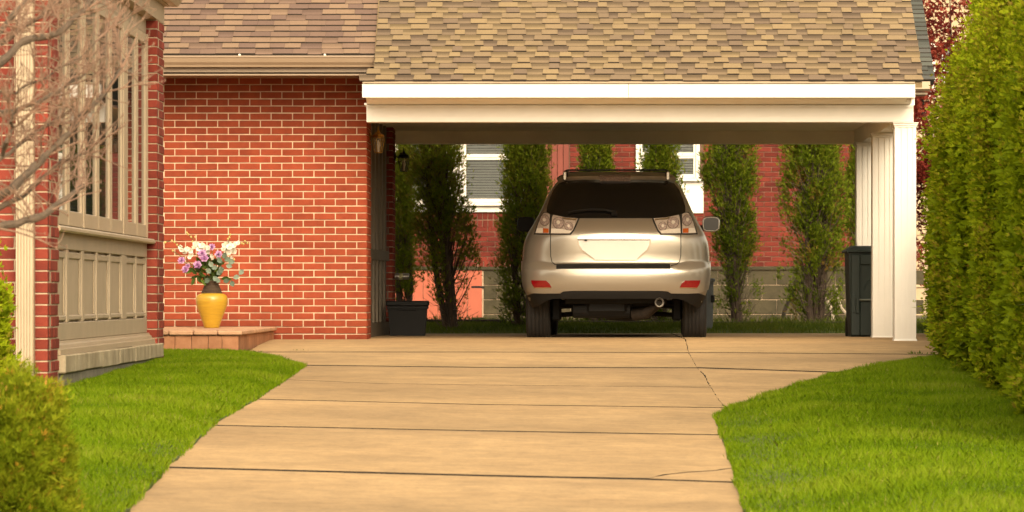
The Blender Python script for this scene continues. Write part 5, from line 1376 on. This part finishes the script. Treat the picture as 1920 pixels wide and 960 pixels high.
# ---- free standing evergreens behind the carport
def evergreen(px, Y, width, height, label, seed, bare=.0, stems=3, fill_=1.0, lean=0.0, prof=None, brown=0.0, low=.30, ts=0.0):
    rng = np.random.default_rng(seed); pr = random.Random(seed)
    X = atx(px, Y); z0 = ground(X, Y) - .03; rad = width / 2 - .10
    t = root('arborvitae', (X, Y, z0), label, 'evergreen', 'evergreens behind the carport')
    prof = prof or ([0, .08, .25, .45, .7, .9, 1], [.55, .8, .95, 1, .85, .5, .08])
    tubes = MB(); tips = []
    for s in range(stems):
        a = pr.uniform(0, 6.28); b = pr.uniform(.03, .09) if stems > 1 else 0
        top = Vector((X + lean + math.cos(a) * rad * .45, Y + math.sin(a) * rad * .3, z0 + height * pr.uniform(.8, .97)))
        bs = Vector((X + math.cos(a) * b, Y + math.sin(a) * b, z0 - .05))
        pts = [bs, bs.lerp(top, .3) + Vector((math.cos(a) * .04, 0, 0)), bs.lerp(top, .6), top]
        tubes.tube(pts, [.040 if stems > 2 else .055, .032, .022, .006], 7); tips.append(pts)
    tr = tubes.build('trunk', M['bark'], t, smooth=True)
    ncl = int(420 * fill_)
    h = rng.random(ncl) ** .85; h = bare + (1 - bare) * h
    # thin out the lower part
    keep = rng.random(ncl) < np.interp(h, [0, .25, .42, .55, 1], [low, low * 1.7, .5 + low * 1.3, 1, 1]); h = h[keep]; ncl = len(h)
    a = rng.uniform(0, 2 * np.pi, ncl); R_ = np.interp(h, *prof) * rad * (.12 + .88 * rng.random(ncl) ** .62) * (1 + .2 * np.sin(2 * a + seed))
    Pc = np.stack([X + lean * h + R_ * np.cos(a), Y + R_ * np.sin(a) * .9, z0 + .05 + h * height], 1)
    Oc = np.stack([np.cos(a), np.sin(a), np.full(ncl, .7)], 1); ct = rng.random(ncl)
    lim = MB()
    for i in range(0, ncl, 2):
        st = tips[i % len(tips)]; f = min(.98, max(.02, h[i] - .12)); seg = f * 3; j = min(2, int(seg)); b = st[j].lerp(st[j + 1], seg - j)
        e = Vector(Pc[i]); m_ = b.lerp(e, .5) + Vector((0, 0, -.03)); lim.tube([b, m_, e], [.009, .006, .003], 4, False)
    lim.build('limbs', M['bark'], t)
    nper = 48; idx = rng.integers(0, ncl, ncl * nper); sg = np.array([.040, .040, .068])
    off = rng.standard_normal((len(idx), 3)) * sg; P = Pc[idx] + off
    D = unit(Oc[idx]) * .7 + np.array([0, 0, .55]) + rng.standard_normal(P.shape) * .45
    tint = np.clip(.16 + ts + .46 * ct[idx] + .22 * rng.random(len(P)) + .18 * (h[idx] - .4), 0, .85)  # ts lightens single trees: missing sky light put into the leaf colour
    if brown: tint[(ct[idx] < brown)] = 1.0
    tint[rng.random(len(P)) < .006] = 1.0
    V, T = sprays(P, D, rng.uniform(.040, .070, len(P)), .0040, 3, .34, tint, rng)
    link('crown', quads_mesh('crown', V, M['thuja'], 4, T), t)
    # dry twiggy inside
    nt = 220; hh = rng.random(nt) * .6; aa = rng.uniform(0, 2 * np.pi, nt); tw = MB()
    for i in range(nt):
        b = Vector((X + lean * hh[i] + .05 * math.cos(aa[i]), Y + .05 * math.sin(aa[i]), z0 + hh[i] * height)); rr = rad * rng.uniform(.4, .95)
        e = b + Vector((math.cos(aa[i]) * rr, math.sin(aa[i]) * rr, rng.uniform(.0, .35))); tw.tube([b, b.lerp(e, .5) + Vector((0, 0, -.04)), e], [.004, .003, .0015], 3, False)
    tw.build('dry_twigs', M['twigdry'], t)['kind'] = 'stuff'
M['twigdry'] = material('dry_twig', (.17, .125, .085), .9, var=.3, scale=9)
CONE = ([0, .1, .3, .5, .7, .88, 1], [.75, .9, 1, .92, .75, .45, .06])
evergreen(848, 47.25, .78, 2.95, 'sparse evergreen with several thin dark stems beside the black tub', 21, .05, 4, 1.35, -.30, ([0, .1, .25, .45, .7, .85, 1], [.35, .95, 1.1, .95, .85, .6, .1]), 0, .12, .18)
evergreen(756, 48.6, .42, 2.0, 'dark evergreen close to the rear brick pier, behind the black lantern', 22, .12, 3, .5, 0, ts=.16)
evergreen(978, 47.7, .84, 3.0, 'full evergreen just left of the car, beside the white window', 23, .02, 3, 1.3, .10, CONE, ts=.10)
evergreen(1115, 48.9, .70, 2.75, 'evergreen whose top shows above the left half of the car roof', 24, .0, 2, 1.0, 0, CONE)
evergreen(1240, 48.9, .66, 2.75, 'evergreen whose top shows above the right half of the car roof', 25, .0, 2, 1.0, 0, CONE)
evergreen(1386, 49.0, .74, 2.95, 'evergreen right of the car mirror with a thin lower half', 26, .03, 2, 1.05, -.17, ([0, .1, .25, .4, .55, .75, .9, 1], [.45, .8, .75, .75, .95, .9, .6, .1]))
evergreen(1526, 49.2, .86, 3.0, 'broad evergreen with brown patches and many stems, left of the wheelie bin', 27, .02, 5, 1.35, 0, ([0, .1, .3, .5, .75, .9, 1], [.7, .95, 1, .95, .85, .6, .1]), .05)
evergreen(1622, 50.5, .62, 2.7, 'dark evergreen mostly hidden behind the white columns', 28, .02, 2, .9, 0, CONE)

# ---- bushes at the left
def bush(name, cx, cy, z0, rx, ry, rz, label, mat, seed, ncl, nper, L, Wd, sig, cat='bush', upb=.6, nl=3):
    rng = np.random.default_rng(seed); t = root(name, (cx, cy, z0), label, cat)
    u = unit(rng.standard_normal((ncl, 3))); u[:, 2] = np.abs(u[:, 2]) * 1.0 - .12
    if name == 'low_bush': u = np.sign(u) * np.abs(u) ** .72
    rr = (.70 + .34 * rng.random(ncl)) * (1 + .10 * np.sin(5 * np.arctan2(u[:, 1], u[:, 0]) + 4 * u[:, 2]))
    Pc = np.array([cx, cy, z0]) + u * rr[:, None] * np.array([rx, ry, rz]); Pc[:, 2] = np.maximum(Pc[:, 2], z0 + .02); ct = rng.random(ncl)
    idx = rng.integers(0, ncl, ncl * nper); P = Pc[idx] + rng.standard_normal((len(idx), 3)) * sig
    D = u[idx] * .9 + np.array([0, 0, upb]) + rng.standard_normal(P.shape) * .5
    tint = np.clip(.16 + .45 * ct[idx] + .25 * rng.random(len(P)), 0, .80)
    tint[rng.random(len(P)) < .02] = 1.0
    V, T = sprays(P, D, rng.uniform(.7, 1.3, len(P)) * L, Wd, nl, .55, tint, rng)
    link('crown', quads_mesh('crown', V, mat, 4, T), t)
    m_ = MB()
    for i in range(14):
        e = Vector(Pc[int(rng.integers(0, ncl))]); m_.tube([(cx, cy, z0 - .08), Vector((cx, cy, z0)).lerp(e, .5) + Vector((0, 0, .05)), e], [.018, .012, .004], 5)
    m_.build('stems', M['bark'], t)
    return t, Pc
M['pine'] = leafmat('yellow_green_needles', [(.065, .098, .004), (.13, .182, .006), (.20, .25, .009), (.28, .31, .016), (.45, .25, .03)], .3, .6)
bt, bp = bush('low_bush', atx(2, 15.2), 15.2, ground(-1.9, 15.2), .235, .28, .535, 'low yellow green bush with orange tips in the lower left corner', M['pine'], 31, 420, 110, .034, .0024, .024)
M['tip'] = material('orange_shoot', (.52, .22, .05), .6)
tp = MB(); rr_ = random.Random(3)
for i in range(0, 80):
    p = Vector(bp[i]) + Vector((rr_.uniform(-.03, .03), rr_.uniform(-.03, .03), rr_.uniform(0, .04)))
    tp.lathe([(.001, -.012), (.006, 0), (.004, .012), (.001, .02)], p, 5)
ot = tp.build('orange_shoots', M['tip'], bt); ot['kind'] = 'stuff'
bush('globe_bush', atx(-62, 22.5), 22.5, ground(-2.8, 22.5),   .20, .24, 1.08, 'bright green upright bush at the left edge in front of the tan downspout', M['hedge'], 32, 220, 90, .04, .006, .035, 'bush')

# ---- bare branching tree at the upper left
M['barkgrey'] = material('grey_brown_bark', (.13, .092, .062), .9, var=.25, scale=25, bump=.6, bscale=80)
M['twig'] = material('pinkish_twig', (.29, .175, .115), .8, var=.2, scale=30)
TRY = 15.0
tx_, tyy = atx(-190, TRY), TRY
bare = root('bare_tree', (tx_, tyy, ground(tx_, tyy)), 'bare branching tree reaching in from the upper left, blurred and close', 'tree')
tz0 = ground(tx_, tyy)
MB().tube([(tx_, tyy, tz0 - .1), (tx_ + .02, tyy, tz0 + .6), (tx_ - .03, tyy + .02, tz0 + 1.3), (tx_ - .02, tyy, tz0 + 2.2)], [.11, .085, .075, .05], 10).build('trunk', M['barkgrey'], bare, smooth=True)
def branch(pts, r0, r1, Y0, Y1, seed, ntw=20):
    rng = random.Random(seed); n = len(pts); W_ = []
    for i, (a, b) in enumerate(pts):
        t_ = i / (n - 1); W_.append(at(a, b, Y0 + (Y1 - Y0) * t_ + rng.uniform(-.03, .03)))
    st = Vector((tx_, tyy, min(max(W_[0].z - .25, tz0 + .5), tz0 + 2.0)))
    # smooth by one round of midpoint insertion
    full = [st, st.lerp(W_[0], .5) + Vector((0, 0, .02))] + W_
    sm_ = [full[0]]
    for a, b in zip(full, full[1:]): sm_ += [a.lerp(b, .5) + Vector((rng.uniform(-.004, .004), 0, rng.uniform(-.004, .004))), b]
    rad = [(r0 * 1.3) + (r1 - r0 * 1.3) * (i / (len(sm_) - 1)) ** .8 for i in range(len(sm_))]
    # knots
    rad = [q * .80 * rng.uniform(.86, 1.18) for q in rad]
    bo = MB().tube(sm_, rad, 8).build('branch', M['barkgrey'], bare, smooth=True)
    tw = MB()
    def twig(p, d, L, r, lv):
        q = [p]; dd = d.copy()
        for k in range(3):
            dd = (dd + Vector((rng.uniform(-.35, .35), rng.uniform(-.35, .35), rng.uniform(-.25, .35)))).normalized(); q.append(q[-1] + dd * L / 3)
        tw.tube(q, [r, r * .8, r * .6, r * .35], 4)
        tw.lathe([(.0005, -.006), (r * .9, 0), (.0005, .009)], q[-1], 4)
        if lv:
            for k in range(rng.randint(1, 3)):
                j = rng.randint(1, 2); e = (dd + Vector((rng.uniform(-1, 1), rng.uniform(-.6, .6), rng.uniform(-.5, 1)))).normalized(); twig(q[j], e, L * rng.uniform(.4, .7), r * .65, lv - 1)
    for i in range(int(ntw * 1.15)):
        t_ = rng.uniform(.22, 1) * (len(sm_) - 1.001); j = int(t_); p = sm_[j].lerp(sm_[j + 1], t_ - j); dr = (sm_[j + 1] - sm_[j]).normalized()
        d = (dr * rng.uniform(.2, 1) + Vector((rng.uniform(-.8, .8), rng.uniform(-.7, .7), rng.uniform(-.6, 1.0)))).normalized()
        twig(p, d, rng.uniform(.10, .24), rng.uniform(.0022, .0040), 2)
    o = tw.build('twigs', M['twig'], bo); o['kind'] = 'stuff'
branch([(-60, 432), (0, 424), (32, 420), (65, 410), (95, 394), (112, 380), (140, 360), (156, 348)], .020, .010, 14.6, 14.9, 1, 16)
branch([(-70, 400), (0, 367), (22, 355), (45, 331), (65, 312), (82, 295), (107, 272), (130, 250), (143, 228), (150, 216), (175, 197), (197, 175), (212, 150), (229, 125), (232, 112)], .019, .005, 14.7, 15.3, 2, 30)
branch([(-60, 420), (25, 376), (50, 362), (70, 342), (97, 318), (112, 305), (160, 287), (180, 268)], .013, .005, 15.3, 15.6, 3, 20)
branch([(-80, 240), (0, 213), (25, 209), (62, 194), (82, 185), (110, 172), (138, 150), (160, 138)], .014, .005, 14.9, 15.2, 4, 22)
branch([(-80, 160), (0, 118), (15, 106), (32, 86), (52, 75), (75, 70), (100, 65), (125, 50), (148, 27), (162, 12), (175, -10)], .019, .010, 14.5, 14.7, 5, 26)
branch([(-60, 110), (0, 60), (20, 33), (45, 8), (60, -15)], .015, .009, 14.8, 14.9, 6, 14)
branch([(-60, 100), (0, 82), (30, 60), (65, 38), (90, 18), (110, 2), (125, -15)], .013, .007, 15.1, 15.3, 7, 22)
branch([(-40, 340), (5, 292), (12, 266), (25, 240), (20, 226), (30, 205)], .011, .005, 14.6, 14.5, 8, 14)
branch([(-40, 320), (19, 287), (37, 270), (62, 252), (80, 240), (97, 228), (120, 215)], .012, .005, 15.0, 15.3, 9, 20)
branch([(-50, 190), (0, 172), (30, 175), (52, 158), (80, 150), (108, 128), (140, 118), (180, 78), (205, 52)], .007, .003, 15.0, 15.5, 10, 20)

# ---- red maple behind the right end
M['maple'] = leafmat('red_maple_leaf', [(.09, .012, .013), (.20, .028, .022), (.29, .055, .034), (.37, .10, .055)], .35, .5)
M['barkdark'] = material('dark_bark', (.05, .035, .025), .9, var=.2)
mpx, mpy = atx(1795, 63), 63.0
mp_ = root('red_maple', (mpx, mpy, .1), 'red leaved maple behind the right end of the carport', 'tree')
rng = np.random.default_rng(77); pr = random.Random(78)
MB().tube([(mpx, mpy, -.1), (mpx + .05, mpy, .9), (mpx, mpy, 1.7)], [.14, .11, .09], 9).build('trunk', M['barkdark'], mp_, smooth=True)
cls = []
for i in range(15):
    a = pr.uniform(0, 6.28); up_ = pr.uniform(.6, 3.9); out_ = pr.uniform(.6, 1.5)
    b = Vector((mpx, mpy, pr.uniform(1.0, 1.7))); e = Vector((mpx + math.cos(a) * out_, mpy + math.sin(a) * out_, 1.4 + up_)); m_ = b.lerp(e, .5) + Vector((math.cos(a) * .15, 0, .15))
    MB().tube([b, b.lerp(m_, .5) + Vector((0, 0, .08)), m_, e], [.045, .035, .022, .008], 6).build('limb', M['barkdark'], mp_, smooth=True)
    for k in range(16):
        q = m_.lerp(e, pr.uniform(0, 1.2)) + Vector((pr.gauss(0, .28), pr.gauss(0, .3), pr.gauss(0, .16))); cls.append(q)
for k in range(70):
    cls.append(Vector((mpx + pr.gauss(0, .9), mpy + pr.gauss(0, .7), pr.uniform(.6, 5.2))))
Pc = np.array([tuple(q) for q in cls]); idx = rng.integers(0, len(Pc), 24000)
P = Pc[idx] + rng.standard_normal((24000, 3)) * np.array([.17, .17, .085]); ct = rng.random(len(Pc))
V, T = sprays(P, np.array([0, 0, -.35]) + rng.standard_normal(P.shape), rng.uniform(.05, .09, 24000), .011, 4, .55, np.clip(.1 + .6 * ct[idx] + .2 * rng.random(24000), 0, 1), rng)
link('crown', quads_mesh('crown', V, M['maple'], 4, T), mp_)

# ---- small weeds in the joints
M['weed'] = leafmat('weed_leaf', [(.05, .09, .01), (.09, .15, .015), (.13, .19, .02)], .3)
for px, py, lab, sc in ((479, 664, 'small weed in the drive joint at the corner of the tiled step', .05), (563, 661, 'tiny weed in the drive joint below the brick wall', .035), (1722, 668, 'weeds in the drive joint near the hedge and the front column', .05)):
    x, y = G(px, py); rng = np.random.default_rng(px); n = 26
    P = np.stack([x + rng.normal(0, sc, n), y + rng.normal(0, .02, n), np.full(n, ground(x, y) + .004)], 1)
    V, T = sprays(P, np.array([0, 0, .7]) + rng.standard_normal(P.shape) * .7, rng.uniform(.4, 1, n) * sc, sc * .16, 2, .8, rng.random(n), rng)
    tag(link('weed', quads_mesh('weed', V, M['weed'], 4, T)), lab, 'weed')
# ---- fallen petals and dead leaves on the drive edge
M['dryleaf'] = material('dry_leaf', (.42, .30, .17), .8, var=.2)
for i, (px, py, lab) in enumerate(((580, 700, 'dry pale leaf on the drive at the tip of the left lawn'), (1722, 647, 'dry leaf on the concrete beside the front column'), (312, 868, 'brown leaf where the left lawn meets the second nearest joint'))):
    x, y = G(px, py); z = ground(x, y) + .008
    tag(MB().add([(x - .03, y, z), (x, y - .03, z + .006), (x + .035, y + .005, z), (x, y + .03, z + .012), (x, y, z + .014)], [(0, 1, 4), (1, 2, 4), (2, 3, 4), (3, 0, 4)]).build('fallen_leaf', M['dryleaf']), lab, 'leaf')
